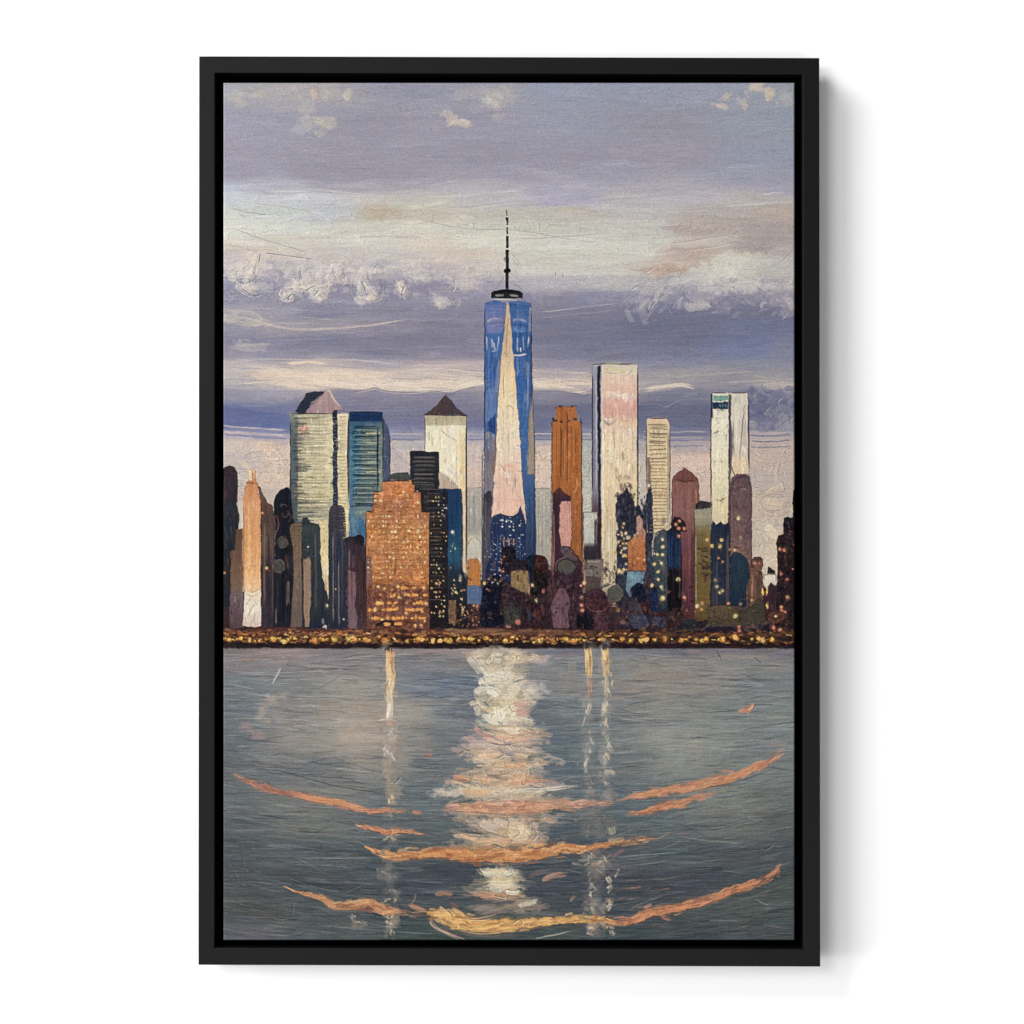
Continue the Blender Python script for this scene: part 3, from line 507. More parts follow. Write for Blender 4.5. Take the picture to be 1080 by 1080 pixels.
# 3 far-left dark shapes
h_ = bid('painted_dark_towers', 'pair of rounded near-black towers painted at the left edge of the picture')
poly([(234,495),(237,492),(242,491),(247,493.5),(250,499),(251,510),(249.5,530),(252,545),(253,640),(234,640)], [(491,(54,42,52)),(528,(48,40,50)),(533,(42,46,56)),(600,(30,34,46))], h_, line=(24,22,32))
stroke([(238,498),(237,515),(238,530)],2,(74,60,66),.6); vein([(236,530),(241,536),(250,530)],(26,26,36)); 
for k in range(16): dab(rnd.uniform(237,247), rnd.uniform(535,610), rnd.uniform(6,18), 1.6, 85, rnd.choice([(60,64,72),(24,28,42),(74,60,66)]), .6)
poly([(248.5,558),(256.5,557),(257,663),(242,663),(243,590),(242,582),(248,580)], [(557,(96,68,52)),(600,(110,80,64)),(620,(118,92,82)),(630,(112,92,98)),(660,(84,62,72))], h_, line=(40,34,40), tex='v')
for k in range(10): vein([(rnd.uniform(243,256), y), (rnd.uniform(243,256), y + 9)], (60,46,54), None, .8, .6) if (y := rnd.uniform(625,652)) else 0
light(236.5,604,1.4,(236,150,60))
# 4 orange spired tower
o_ = bid('painted_orange_spired_tower', 'slim orange tower with a stepped spire and a cream foot painted near the left edge')
poly([(252,558),(254,532),(257,522),(260,510),(262,508),(262,497),(264,495),(269,497),(269.5,507),(272,510),(272.5,520),(275,528),(275.3,624),(256,625),(256,558)], [(495,(224,180,120)),(508,(196,124,70)),(530,(214,152,98)),(560,(216,154,90)),(600,(226,170,106)),(622,(232,190,140))], o_, tex='v', amt=.06, line=(110,74,64), lw=.7)
poly([(262,497),(265,495),(266,507),(262,507)],(230,206,170),o_); vline(267,498,507,(150,84,40),1.,.8); stroke([(260.5,509.5),(272,510)],1.3,(92,60,50),.8,curve=False)
vline(256,530,620,(150,104,70),1.1,.6); vline(262,525,615,(238,186,120),2.2,.5); vline(269,520,615,(196,128,76),1.4,.5)
poly([(252,530),(256,526),(256.5,557),(252,558)],(206,190,176),o_)
poly([(258,622),(266,625),(275.5,620),(275.5,660),(270,662),(256,660),(257,640)], [(620,(228,206,172)),(640,(232,220,204)),(660,(206,186,172))], o_, tex='s', line=(110,84,80), lw=.6)
for pts in [[(259,626),(266,629),(275,624)],[(262,650),(266,640),(271,636)],[(268,658),(268,646)],[(272,638),(270,636)],[(259,640),(262,634),(266,630)]]: vein(pts, (130,96,92))
# 5-8 dark middle-left towers
i_ = bid('painted_brown_dark_tower', 'dark plum tower with warm lit edges painted right of the orange spired tower')
poly([(272.5,512),(275,514),(279,524),(282,530),(287,533),(289,545),(290,664),(275.6,664),(275.5,530)], [(512,(112,76,62)),(545,(84,62,58)),(575,(96,78,66)),(600,(58,46,56)),(664,(52,44,56))], i_, line=(36,28,36))
light(276.5,541,1.5,(236,160,84)); vline(279,548,640,(150,120,96),2,.5); vline(283,560,650,(36,36,50),2,.7); light(281.5,599.5,1.6,(236,200,120)); light(284,602,.9,(170,50,40)); vline(287,580,655,(104,88,84),1.4,.6)
j_ = bid('painted_black_rounded_tower', 'black tower with rounded tops and grey leaf shapes painted left of the brown tower')
poly([(288.5,534),(290,524),(294,518),(299,515),(304,514),(307,518),(308,545),(311,552),(311,662),(289,662),(290,560)], [(514,(26,28,40)),(580,(24,26,38)),(662,(30,34,48))], j_, line=(20,20,28))
for pts in [[(294,534),(300,532),(303,536)],[(297,540),(301,546),(304,540),(300,538)],[(292,548),(294,554),(291,562),(288,566)],[(303,540),(307,546),(302,552)]]: stroke(pts, 1., (110,100,104), .8)
stroke([(288,552),(292,544),(293,556),(289,568)],2,(90,50,54),.8); blob(298,572,7,8,(76,72,70),1,soft=.15,idn=j_); ring(298,572,6.2,7.2,(30,28,36),1.,.9); blob(294,597,7,7.5,(72,70,68),1,soft=.15,idn=j_); ring(294,597,6.2,6.8,(120,110,100),.8,.7)
poly([(301,582),(306,586),(310,592),(310,606),(304,604),(300,598)],(34,34,46),j_); stroke([(302,585),(303,600)],3,(88,60,46),.8); vline(304,612,640,(124,100,84),3.2,.8); vline(293,610,650,(70,72,72),2,.5); vline(298,600,655,(14,18,34),3,.8); vline(291,640,660,(190,150,90),.9,.6)
k_ = bid('painted_brown_tower', 'brown flat-sided tower with a rounded top painted in front of the cream striped tower')
poly([(305.5,561),(307,554),(312,550.5),(318.5,550.5),(318.5,663),(306,663),(309.5,610),(309.5,580)], [(550,(116,92,70)),(600,(118,98,82)),(663,(100,82,76))], k_, line=(52,42,44), tex='v'); hlines(306,318,556,600,4,(84,66,56),.8,.5)
l_ = bid('painted_teal_black_tower', 'dark teal tower with a long tan panel painted left of the plum column')
poly([(318.6,553),(320,546),(324,545),(327,551),(336,553),(337.5,558),(338,590),(340,610),(348,640),(348,663),(318.6,663)], [(545,(28,30,42)),(556,(50,62,68)),(590,(44,54,66)),(663,(34,42,56))], l_, line=(24,28,38))
poly([(320,589),(323,590),(326,586),(328,590),(327.6,640),(326,661),(322,661),(319.8,640)], [(586,(140,116,98)),(661,(160,128,104))], l_, line=(60,50,54), lw=.7)
vline(332.5,556,660,(88,82,80),2.6,.75); vline(336,560,590,(70,80,84),1.2,.7); hlines(320,328,560,584,5,(96,108,106),.8,.6); light(325,577,.9,(220,206,150)); vline(343,600,625,(206,176,136),1.6,.9); vline(343.5,612,624,(180,120,70),1.2,.9)
light(345,639,1.8,(226,206,176)); stroke([(346,640),(348,650),(347,662)],1.6,(146,120,104),.8); blob(342,662,3,4,(206,196,190),.9); blob(340,655,2,4,(150,150,160),.7)
m_ = bid('painted_plum_column', 'dark blue-plum column tower with thin tan vertical strips painted in front of the cream striped tower')
poly([(347,540),(348,535),(352,532.5),(359,532.5),(363,536),(364,545),(364.5,600),(366,664),(347,664),(346.5,600)], [(532,(64,58,72)),(570,(46,52,72)),(664,(36,44,64))], m_, line=(28,28,44)); hlines(347,363,540,568,4.5,(84,80,92),.8,.6)
vline(351,556,664,(150,126,106),1.2,.8,1); vline(357,588,664,(166,140,116),1.2,.85,.5); vline(354,560,655,(60,66,84),1.,.7); vline(361,556,650,(78,76,94),1.6,.7); light(362.5,653,1.,(224,206,170)); light(354,622,.8,(230,190,120))
hlines(362,367,541,570,2.6,(236,224,170),1.,.8,.1)
n_ = bid('painted_mauve_tower', 'mauve and brown narrow tower painted between the plum column and the gold building')
poly([(364.5,568),(368,566),(374,566),(378,564),(383,566),(384,575),(386,578),(386.3,664),(366,664)], [(564,(34,30,42)),(578,(60,44,58)),(664,(78,54,60))], n_, line=(28,22,32)); blob(379,570,6,6,(30,26,32),.95,soft=.2)
poly([(367,600),(375,604),(376,625),(374,640),(377,650),(376,664),(367,664)], (120,92,104), n_, line=(58,42,54), lw=.7); vline(371,600,632,(106,50,54),2.,.7); vline(373,585,600,(90,66,84),3,.7); vline(380,580,655,(60,38,40),5,.8); vline(379,585,655,(96,60,50),1.,.7); vline(368,578,600,(140,120,116),1.6,.7); vline(384,586,660,(40,26,32),2,.8)
# 15 the blue glass tower with the spire
T1 = bid('painted_blue_tower', 'tall blue glass tower with a long cream triangular face, painted at the centre of the skyline')
poly([(511.5,320),(520,317.5),(535,319),(551,317),(559.5,319.5),(560.5,352),(562,420),(563.5,480),(565,550),(566,612),(509,642),(508.8,600),(509.5,540),(511,470),(511,400)],
     [(317,(70,106,176)),(350,(60,104,176)),(390,(52,98,176)),(440,(56,104,176)),(480,(66,108,170)),(600,(36,50,84))], T1, tex='v', line=(48,56,92), amt=.03)
poly([(512.5,322),(534,320),(531,345),(528,351),(513,352)], [(320,(96,116,186)),(335,(110,120,180)),(352,(116,128,186))], T1, tex='h', al=.9)
stroke([(513,340),(520,337),(531,337)],3,(176,164,184),.9,dry=.5); stroke([(514,344),(524,343),(530,340)],2,(140,140,186),.7)
poly([(537,320),(558,322),(558.5,334),(540,335)],(54,98,166),T1,tex='h'); stroke([(540,338),(548,337),(557,340)],2.2,(150,160,200),.9,dry=.4)
stroke([(539,346),(548,348),(558,347)],3.6,(84,140,200),.95); stroke([(538,342),(558,343)],2.2,(30,72,140),.8); poly([(539,351),(559,350),(559.5,375),(542,376)],(42,88,158),T1,tex='v')
for x, ya, yb, dx in [(513.5,354,370,.5),(518.5,356,368,1),(520.5,360,371,2),(526,354,372,-1.5),(546,355,372,0),(549,366,372,0),(552,354,371,.2),(557.5,354,368,-.5)]:
    stroke([(x,ya),(x+dx,yb)],1.4,(206,204,214),.9,dry=.3,curve=False)
stroke([(518,371),(526,369)],1.4,(196,196,210),.8); stroke([(540,374.5),(548,375),(558,372.5)],1.8,(214,208,206),.95,dry=.2); vline(559,322,352,(206,196,190),1.,.8)
poly([(513,378),(527,376),(526,400),(524,430),(522,440),(512,440)], [(376,(46,92,166)),(400,(58,100,178)),(440,(84,110,184))], T1, tex='v')
stroke([(528,376),(526,392),(524,410),(523,428)],5,(130,138,180),.8); poly([(512,412),(522,408),(522,440),(512,446)],(92,126,184),T1,al=.8)
poly([(514,446),(517,442),(522,437),(522,458),(518,457),(514,455)],(34,62,128),T1); vein([(518,388),(514,396)],(110,140,196))
poly([(511,458),(516,455),(522,460),(521.5,490),(518,530),(511,520)], [(456,(130,134,152)),(480,(124,112,120)),(520,(126,120,128))], T1, tex='v')
poly([(509.5,522),(515,517),(518.5,518),(518,560),(516,612),(509,612)], [(518,(52,50,62)),(560,(74,72,86)),(612,(66,64,84))], T1, tex='v'); vline(512.5,524,600,(120,112,122),1.4,.5)
poly([(556,500),(557,455),(559,430),(560.5,405),(562.5,440),(564,500)], [(405,(120,120,130)),(440,(146,134,120)),(500,(160,146,130))], T1, tex='v', line=(100,84,84), lw=.6); vline(560.4,352,430,(66,60,88),1.4,.9); vline(561.5,352,430,(150,140,150),.8,.5)
poly([(543,400),(557,380),(557,440),(554,490),(551,500)],(50,98,172),T1,tex='v',al=.6); vein([(545,430),(551,432),(556,430)],(30,60,120)); vein([(543,396),(549,390),(556,382)],(110,146,200)); stroke([(550,470),(553,450),(555,440)],3,(72,128,192),.6); vline(557.2,378,430,(190,196,210),.9,.8)
poly([(534.9,316),(537,322),(539,340),(540.5,362),(542,385),(545,415),(547,440),(549.5,480),(552,520),(555,552),(517.5,552),(520,520),(522.3,480),(524,440),(526,410),(529,372),(532,345),(533.5,325)],
     [(316,(196,180,160)),(345,(206,180,140)),(375,(212,184,142)),(400,(236,212,160)),(430,(236,216,176)),(470,(232,214,188)),(486,(230,206,184)),(497,(232,196,174)),(530,(230,186,166)),(552,(226,190,170))], T1, tex='v', line=(108,74,70), lw=.7)
for pts in [[(533,390),(531,400),(532,425)],[(532,430),(538,428),(543,434)],[(536,455),(536,466),(537,472)],[(527,488),(534,498),(542,503)],[(542,503),(542,515)],[(538,330),(535,345),(534,372)],[(530,375),(533,372),(536,378)]]: vein(pts,(126,100,90),None,.8,.7)
stroke([(523.5,450),(522.5,480),(520,515)],1.2,(150,60,50),.7); stroke([(540,385),(542,405),(545,425)],3,(242,206,120),.6); stroke([(530,490),(540,492),(549,494)],2.4,(236,160,140),.5); dab(534,500,18,4,25,(238,216,196),.7); dab(541,510,12,5,20,(240,214,194),.6); vline(550,515,545,(236,214,180),2.6,.7,3)
vline(543.5,503,515,(90,96,120),1.,.8); stroke([(533,352),(534,365),(533.5,380)],2.,(170,140,110),.5)
poly([(518,546),(522,543.5),(528,541.5),(534,544),(541,544),(546,541),(549,533),(551,541),(554,549),(555,640),(512,640),(512,600),(517,590)], [(533,(36,54,96)),(600,(30,46,88)),(640,(20,26,50))], T1, tex='v', amt=.03)
lights(60,519,553,546,604,(.35,.8),[(200,210,220),(150,170,200),(230,220,190),(110,150,190)],.8,1.9,3.1); lights(80,512,554,565,610,(.3,.75),[(190,200,220),(236,200,140),(120,150,200)],.75,2,2.8)
for x, y in [(530,549),(534,550),(539,550),(529.5,555.5),(537.5,555.5),(542,559),(548,554)]: light(x, y, 1., (206,214,216))
for x in (531.5,537,542): stroke([(x,567),(x,577)],1.5,(220,150,90),.9,curve=False)
for x in (520,525,528,545,549): vline(x,560,600,(110,130,160),.6,.5)
sp = bid('painted_spire', 'black spire and ring crowning the blue glass tower, painted against pale cloud')
for pts, w in [([(534.8,306),(535,262)],3.3),([(535,262),(535.2,248)],2.7),([(535.2,247.4),(535,239)],1.8),([(534.9,238),(535.4,229)],1.8),([(533.6,229),(535,234)],1.6),([(534.6,228),(533.9,221)],1.1)]:
    stroke(pts,w,(18,20,26),.97,dry=.1,taper=(0,.1),idn=sp,curve=False,warp=.4)
stroke([(533,237),(535.5,235)],1.2,(150,146,140),.8); stroke([(533.5,243.5),(536.5,242.5)],1,(170,168,160),.9)
blob(534.9,264.5,2.4,1.5,(20,20,26),1,soft=.2,warp=.3,idn=sp); blob(534.9,285.6,4.1,3.1,(16,18,22),1,soft=.2,warp=.4,idn=sp); blob(532.8,273,1.6,3.5,(110,110,110),.7)
ring(534.5,311,15.5,4.2,(14,16,20),3.2,.97,180,360)
stroke([(519,309),(519.5,315)],2.6,(16,18,22),1,dry=.1,idn=sp); stroke([(550.5,309),(550,315)],2.4,(16,18,22),1,dry=.1,idn=sp)
poly([(518,308.5),(521,306.6),(548,306.8),(551.5,309),(551.5,314),(518.5,314.5)],(30,34,38),sp,warp=.4); stroke([(519,308.5),(535,306.9),(550,308.5)],2.8,(12,14,18),1,dry=.05,idn=sp,warp=.3)
stroke([(522,312),(532.5,310.8)],2.2,(146,146,146),.95,dry=.2); stroke([(537,311),(547.5,312)],2.2,(146,146,146),.95,dry=.2); stroke([(522,310),(533,309)],1,(14,16,20),.9); stroke([(520,316.5),(534,315.5),(549,316.5)],1.4,(196,196,196),.9); stroke([(521,314),(534,314),(549,314)],1.2,(12,14,18),.9)
vein([(533,290),(527,300),(522,306)],(130,126,140)); vein([(539,266),(546,274),(551,286)],(160,156,150)); vein([(541,272),(547,282),(549,290)],(160,156,150)); vein([(540,300),(547,302),(552,308)],(120,120,140)); dab(545,272,16,7,60,(206,204,198),.5); dab(543,286,14,6,70,(198,194,196),.5)
# glassy streaks on the blue faces
for k in range(90):
    x = rnd.choice([rnd.uniform(512,526), rnd.uniform(544,559)]); y = rnd.uniform(322,505)
    lim_l = np.interp(y, [316,345,410,480,520], [533,531,525,521,519]); lim_r = np.interp(y, [316,375,440,520], [537,543,548,553])
    if lim_l - 2 < x < lim_r + 2: continue
    if x > 553 and y > 430: continue
    dab(x, y, rnd.uniform(8,34), rnd.uniform(.9,3), 90 + rnd.gauss(0,5), rnd.choice([(92,128,190),(120,140,190),(40,78,146),(36,66,128),(74,116,180),(140,150,190)]), rnd.uniform(.3,.65), .8)
for x in (515.5,519,523.5): vline(x, 378, 452, (110,136,190), .8, .45)
for y in range(380, 500, 9): stroke([(544,y),(558,y-.6)], .7, (36,62,120), .4, curve=False)
# 18 orange tower
ot = bid('painted_orange_tower', 'brick-orange tower with a crown of dark dabs painted right of the blue glass tower')
poly([(582,446),(585,440),(586.5,429),(593,427.5),(600,429.5),(607.5,428.5),(608,434),(611,440),(613.5,446),(613.6,520),(615,545),(615,640),(580,640),(581,600),(583,540),(582,500)], [(427,(178,98,48)),(446,(176,98,46)),(500,(176,98,44)),(540,(160,88,42)),(600,(150,84,44)),(640,(84,48,54))], ot, tex='v', amt=.05, line=(58,46,60))
for x, ya, yb, w in [(591.8,446,510,1.6),(598.3,430,514,1.4),(594.5,450,506,.7),(603,450,500,.7),(607,452,480,.6),(587,452,500,.6)]: vline(x,ya,yb,(86,46,36),w,.85)
vline(595,448,512,(206,128,66),1.6,.6); vline(605,448,530,(196,116,52),2.4,.5); vline(585.5,450,505,(190,108,56),1.4,.5)
for x, y, an in [(583.5,442,70),(586,443.5,0),(592,444.5,0),(600,444,-50),(606.5,442,30),(610,441,60),(612.5,444,80),(591,428.6,0),(603,429,0)]: dab(x, y, rnd.uniform(3.5,5.5), 2.2, an, (44,44,62), .95, .2)
poly([(608,432),(611,438),(613,445),(609,443)],(126,124,140),ot); ring(604,510,5,9,(212,140,66),1.6,.9,-60,100); vein([(604,500),(607,493),(611,498)],(60,44,60)); 
poly([(583,520),(590,513),(596,520),(602,523),(603,545),(602,640),(583,640)], [(513,(84,48,54)),(530,(54,36,52)),(560,(66,38,54)),(640,(76,44,56))], ot, tex='v')
poly([(590,533),(592,529),(602.5,528.5),(603,550),(602,577),(592,578),(589.5,560)], [(528,(204,146,140)),(560,(210,150,138)),(578,(200,142,132))], ot, tex='v', line=(96,62,70), lw=.6); vein([(589,554),(596,558),(600,566)],(120,80,84)); stroke([(590,528.5),(596,527),(603,527.5)],2,(60,40,72),.9)
vline(584,540,600,(150,100,96),1.6,.7); vline(587,535,600,(46,34,50),2.4,.8)
vline(614,520,585,(96,56,50),1.4,.7); vline(610,525,590,(170,96,46),5,.7)
# 19 pale tall tower
pt = bid('painted_pale_pink_tower', 'tallest flat-topped cream and pink tower painted right of the orange tower')
poly([(615,466),(625,465),(625,595),(615,595)], [(466,(176,180,182)),(520,(188,190,180)),(595,(176,172,158))], al=.9, tex='v', line=(136,130,136), lw=.6)
poly([(624.6,386),(626,384.5),(634,383.5),(640,382.5),(660,384),(672.5,384.5),(672.3,460),(672.5,560),(673,640),(624,640),(624.5,520)], [(383,(200,196,180)),(392,(224,208,186)),(400,(228,198,180)),(412,(226,186,170)),(417,(226,200,184)),(424,(224,172,162)),(436,(222,168,158)),(442,(226,188,160)),(455,(230,206,178)),(480,(232,212,176)),(540,(224,202,160)),(640,(200,184,150))], pt, tex='v', amt=.035, line=(70,66,94))
poly([(624.6,386),(634.5,384),(634.5,640),(624.5,640)], [(384,(150,152,176)),(460,(140,144,172)),(520,(136,130,150)),(545,(70,42,54)),(640,(96,84,84))], pt, tex='v')
poly([(630,386),(633.3,385),(633.3,545),(631,545)],(34,36,54),pt,amt=.02); vline(625.2,388,535,(50,50,76),1.2,.9); vline(628.7,390,530,(206,206,214),1.,.7); vline(627,400,540,(90,94,126),.8,.7); vline(634.8,386,560,(226,214,190),1.6,.9); vline(632,548,600,(40,24,34),3,.9); vline(626,548,600,(110,52,66),2,.7)
stroke([(636,390.5),(644,389),(654,391),(662,391)],2.4,(206,200,140),.85,dry=.3); stroke([(634,385),(645,384),(658,383)],2.2,(226,222,196),.9); stroke([(638,392.5),(650,393.5),(660,392)],.9,(150,140,110),.8); vein([(668,388),(664,394),(656,398)],(150,150,120)); dab(668,389,7,3,-50,(190,210,170),.7)
stroke([(636,415),(644,413.5),(656,417),(668,413)],2.6,(236,214,196),.9); stroke([(638,404),(650,402),(668,406)],3,(230,204,188),.5)
stroke([(636,443),(642,447.5),(648,445),(651,441)],2,(140,146,160),.9); stroke([(636,441),(642,443),(648,441)],2.4,(226,220,204),.9); vein([(655,442),(661,444),(667,440)],(206,146,90)); vein([(658,453),(663,451),(666,448)],(180,140,120)); vein([(646,450),(648,465),(649,478)],(170,156,136),None,1.4)
dab(646,490,60,5,88,(236,222,190),.5); vline(636.5,450,600,(236,226,204),1.8,.7); vline(665,470,540,(236,206,170),5,.5); vline(671,480,545,(236,208,120),1.6,.8); vline(672.4,386,560,(84,82,112),1.4,.9); vline(676,470,560,(190,190,188),2.,.5)
for x, y, L, w, an, c in [(645,492,10,5,80,(190,170,120)),(650,498,12,5,70,(176,150,110)),(656,482,14,4,85,(196,176,130)),(654,505,12,7,60,(150,128,100)),(666,494,10,4,-60,(206,190,140)),(662,504,10,5,20,(170,146,120)),(658,516,18,8,75,(120,98,84)),(664,524,14,6,80,(150,120,96)),(641,535,24,5,85,(196,176,130)),(668,540,16,6,80,(214,192,140)),(653,524,12,5,60,(110,90,88))]: dab(x, y, L, w, an, c, .75, .8)
nt = bid('painted_navy_cluster', 'ragged navy tower cluster with warm lights painted at the foot of the pale pink tower')
poly([(650,600),(651,545),(649,532),(654,522),(660,516),(666,522),(669,534),(673,532),(678,540),(684,520),(688,518),(689,600),(700,640),(690,664),(650,664)], [(520,(44,42,60)),(560,(36,42,62)),(600,(44,52,70)),(664,(44,34,50))], nt, tex='s', amt=.07, soft=1.6, warp=2.4)
for k in range(110):
    x = rnd.uniform(649,690); y = rnd.uniform(520,600)
    dab(x, y, rnd.uniform(3,8), rnd.uniform(1.5,3.5), rnd.uniform(50,110), rnd.choice([(28,30,48),(52,56,78),(96,84,84),(70,84,110),(40,36,52)]), .7, .6)
for k in range(26): dab(rnd.uniform(652,668), rnd.uniform(508,536), rnd.uniform(3,7), 2, rnd.uniform(40,120), rnd.choice([(60,52,60),(90,76,74),(36,34,52)]), .7, .7)
poly([(636,545),(649,548),(650,575),(650,600),(646,632),(636,632)], [(545,(214,196,156)),(600,(216,202,166)),(632,(170,154,124))], pt, tex='v', amt=.06)
for x in (638.5,642,646): vline(x,550,620,(180,160,116) if x != 642 else (234,222,190),1.4,.6)
poly([(615.5,540),(630,540),(630,590),(615.5,590)], [(540,(188,188,180)),(572,(190,188,180)),(577,(56,50,58)),(590,(44,40,50))], pt, tex='v', line=(70,62,70)); vline(628,545,592,(44,40,52),3,.85); vline(620,545,572,(214,212,204),2,.6)
poly([(615,590),(636,589),(636,612),(634,625),(615,626)], (116,106,102), foot, tex='v', line=(64,52,60)); stroke([(616,593),(635,592)],2.,(164,146,140),.8); vline(617,596,624,(150,136,130),1.2,.7); vline(624,598,608,(150,142,136),1,.7); hlines(617,634,600,624,5,(70,60,64),1,.6); poly([(617,608),(634,608),(632,628),(618,628)],(70,62,60),foot,tex='s',al=.8)
for x in (616,635): stroke([(x,596),(x+1,625)],1.6,(190,130,110),.7)
# little orange house-shaped block
ob = bid('painted_orange_block', 'small orange block with a pale pointed tip painted at the foot of the striped cream tower')
poly([(662,572),(666,569),(671,561),(671,545),(674,543),(678,548),(678,556),(681,561),(681.5,602),(662,602)], [(543,(180,140,126)),(560,(176,126,110)),(570,(186,112,66)),(602,(176,100,54))], ob, tex='s', amt=.06, line=(80,56,54), lw=.7); dab(669,571,9,3,-50,(236,150,70),.8); vline(675,548,560,(210,176,166),1.4,.7)
poly([(661,603),(680,602.5),(679,616),(672,622),(664,630),(660,622)], [(603,(110,150,176)),(630,(96,120,140))], ob, tex='s', line=(40,44,60), lw=.7); dab(668,608,12,4,20,(150,180,190),.6)
# 20 cream striped tower
cs = bid('painted_brick_striped_tower', 'slim cream tower with brown brick-like stripes painted right of the pale pink tower')
poly([(682,443),(684,440.5),(696,441.5),(703,441),(706.2,446),(706.5,500),(706.8,562),(682,562),(681.8,500)], [(440,(222,190,170)),(447,(216,196,150)),(480,(222,202,154)),(562,(212,190,146))], cs, tex='h', amt=.05, line=(86,74,84))
hlines(683,706,448,485,4.4,(126,104,84),1.1,.9,.5); hlines(684,706,484,560,3.5,(150,124,90),1.1,.85,.5); hlines(683,706,450,485,8.8,(60,50,60),1.,.7,.5,.3); hlines(686,706,486,560,3.5,(236,220,176),1.,.5,.4)
for _ in range(70): dab(rnd.uniform(684,705), rnd.uniform(450,558), rnd.uniform(1,3), 1, rnd.uniform(0,90), rnd.choice([(120,96,78),(160,134,98)]), .7, .3)
poly([(682.5,482),(686,482),(686.5,520),(688,535),(683,535)],(110,92,96),cs,al=.8,soft=1.5); vline(704.5,450,560,(130,112,96),1.6,.6); stroke([(682,442),(694,440),(705,443)],1.8,(222,180,166),.7)
poly([(682,522),(684,516),(687,512),(688.5,520),(688,545),(690,562),(682,562)],(40,48,72),nt,tex='s',warp=2); light(684.5,512,1.6,(214,216,220),.9); blob(700,549,3.5,5,(150,130,124),.8)
# 21 rose-brown tower
rb = bid('painted_rose_brown_tower', 'rose-brown tower with a rounded cap painted between the striped tower and the white twin towers')
poly([(710,503),(715,498),(722,494),(729,498),(735,504),(737,513),(737.5,530),(734,540),(734,664),(708,664),(708.5,530),(709,515)], [(494,(122,72,70)),(507,(118,72,68)),(509,(140,90,84)),(540,(142,94,92)),(570,(120,70,72)),(600,(104,54,62)),(664,(76,40,50))], rb, tex='v', line=(62,42,52), blot=.04)
stroke([(710,507),(715,506),(722,508),(730,507),(736,511)],1.4,(66,42,48),.9); vline(734.5,514,534,(176,104,76),3,.7); vline(731,515,540,(96,58,60),1.2,.6); vein([(711,512),(713,516),(712,524)],(70,44,50)); vline(727,555,650,(150,96,96),1.6,.5); vline(731,560,655,(80,38,50),2.4,.6); vein([(713,494.5),(721,493.5),(728,494)],(150,130,134))
# 22 olive tower
ol = bid('painted_olive_tower', 'olive-gold small tower under a black cap painted left of the white twin towers')
poly([(732,532),(737,530),(749.5,530),(750.5,538),(750.5,664),(732,664),(733,560)], [(530,(160,154,136)),(550,(150,144,120)),(562,(120,100,62)),(600,(112,90,50)),(640,(110,86,44)),(664,(80,56,40))], ol, tex='h', amt=.05, line=(48,42,50))
poly([(733,532),(738,528.5),(749,529),(749.5,536),(733,537)],(52,46,50),ol); 
for _ in range(26): dab(rnd.uniform(738,750), rnd.uniform(575,615), rnd.uniform(3,8), 2, rnd.uniform(-20,20), (44,38,40), .8, .6)
vline(734,560,640,(170,160,130),1.4,.7)
# 23 white twin towers
wt = bid('painted_white_twin_tower', 'cream tower with a teal and navy window band at its top, left one of the white twin towers')
poly([(750,415.5),(752,414),(768.5,414.5),(770,430),(770,556),(764,553),(758,557),(751,552),(750,500),(749.5,440)], [(414,(222,220,196)),(432,(232,224,200)),(470,(232,226,200)),(520,(226,216,174)),(553,(222,206,160))], wt, tex='v', amt=.03, line=(56,56,78), lw=1.1)
poly([(752,417),(768,417.5),(768,422.6),(752,422.6)],(112,164,150),wt,tex='h'); poly([(751.5,424),(768,424),(768,431.5),(751.5,431)],(26,52,84),wt,tex='h'); poly([(749.6,416),(751.4,416),(751.5,440),(749.6,440)],(24,52,76),wt)
for x in (760,762.5,765.5): dab(x, 428, 4, 1.4, 70, (140,180,170), .8)
stroke([(754,432.5),(767,433)],1.1,(130,120,104),.8); vein([(752,458),(755,455.5),(759,455)],(60,56,60),None,1.2); vein([(752,487),(760,487),(767,486)],(166,156,124)); vein([(754,526),(760,528),(767,523)],(80,70,64),None,1.3); vein([(752,462),(756,460)],(120,110,96)); dab(757,500,20,4,85,(238,232,208),.5); dab(764,450,24,5,88,(240,232,210),.5); hlines(752,768,440,520,11,(206,198,166),.8,.4)
tt = bid('painted_white_twin_tower', 'pale grey-cream tower with grey drips, right one of the white twin towers')
poly([(768.8,415),(770.5,414.5),(788.5,414.3),(789.5,425),(790,500),(790.5,520),(768.5,560)], [(414,(214,206,190)),(440,(218,208,190)),(480,(212,200,182)),(487,(226,204,170)),(520,(222,196,158))], tt, tex='v', line=(76,72,92), lw=1.1)
poly([(768.5,416),(771.5,416),(771,440),(773,470),(771,500),(768.8,530)],(104,96,104),tt,tex='v'); stroke([(774,440),(773,460),(774,480),(772,488)],1.2,(110,100,104),.8)
stroke([(787,432),(784,440),(782,460),(780,480),(780.5,486)],1.3,(104,98,104),.9); stroke([(786,440),(785,460),(786,478)],3.6,(184,174,168),.8); vein([(788,426),(784,432),(787,437)],(120,110,110)); vline(789.6,420,500,(84,82,120),1.5,.9); vline(777,425,480,(230,222,206),4,.6); stroke([(770,488),(774,500),(777,510)],1.4,(110,70,80),.8)
vein([(794,496),(797,505),(800,512)],(150,130,130)); vline(794,470,600,(196,180,172),3,.5); vline(798,520,610,(206,194,180),2,.5)
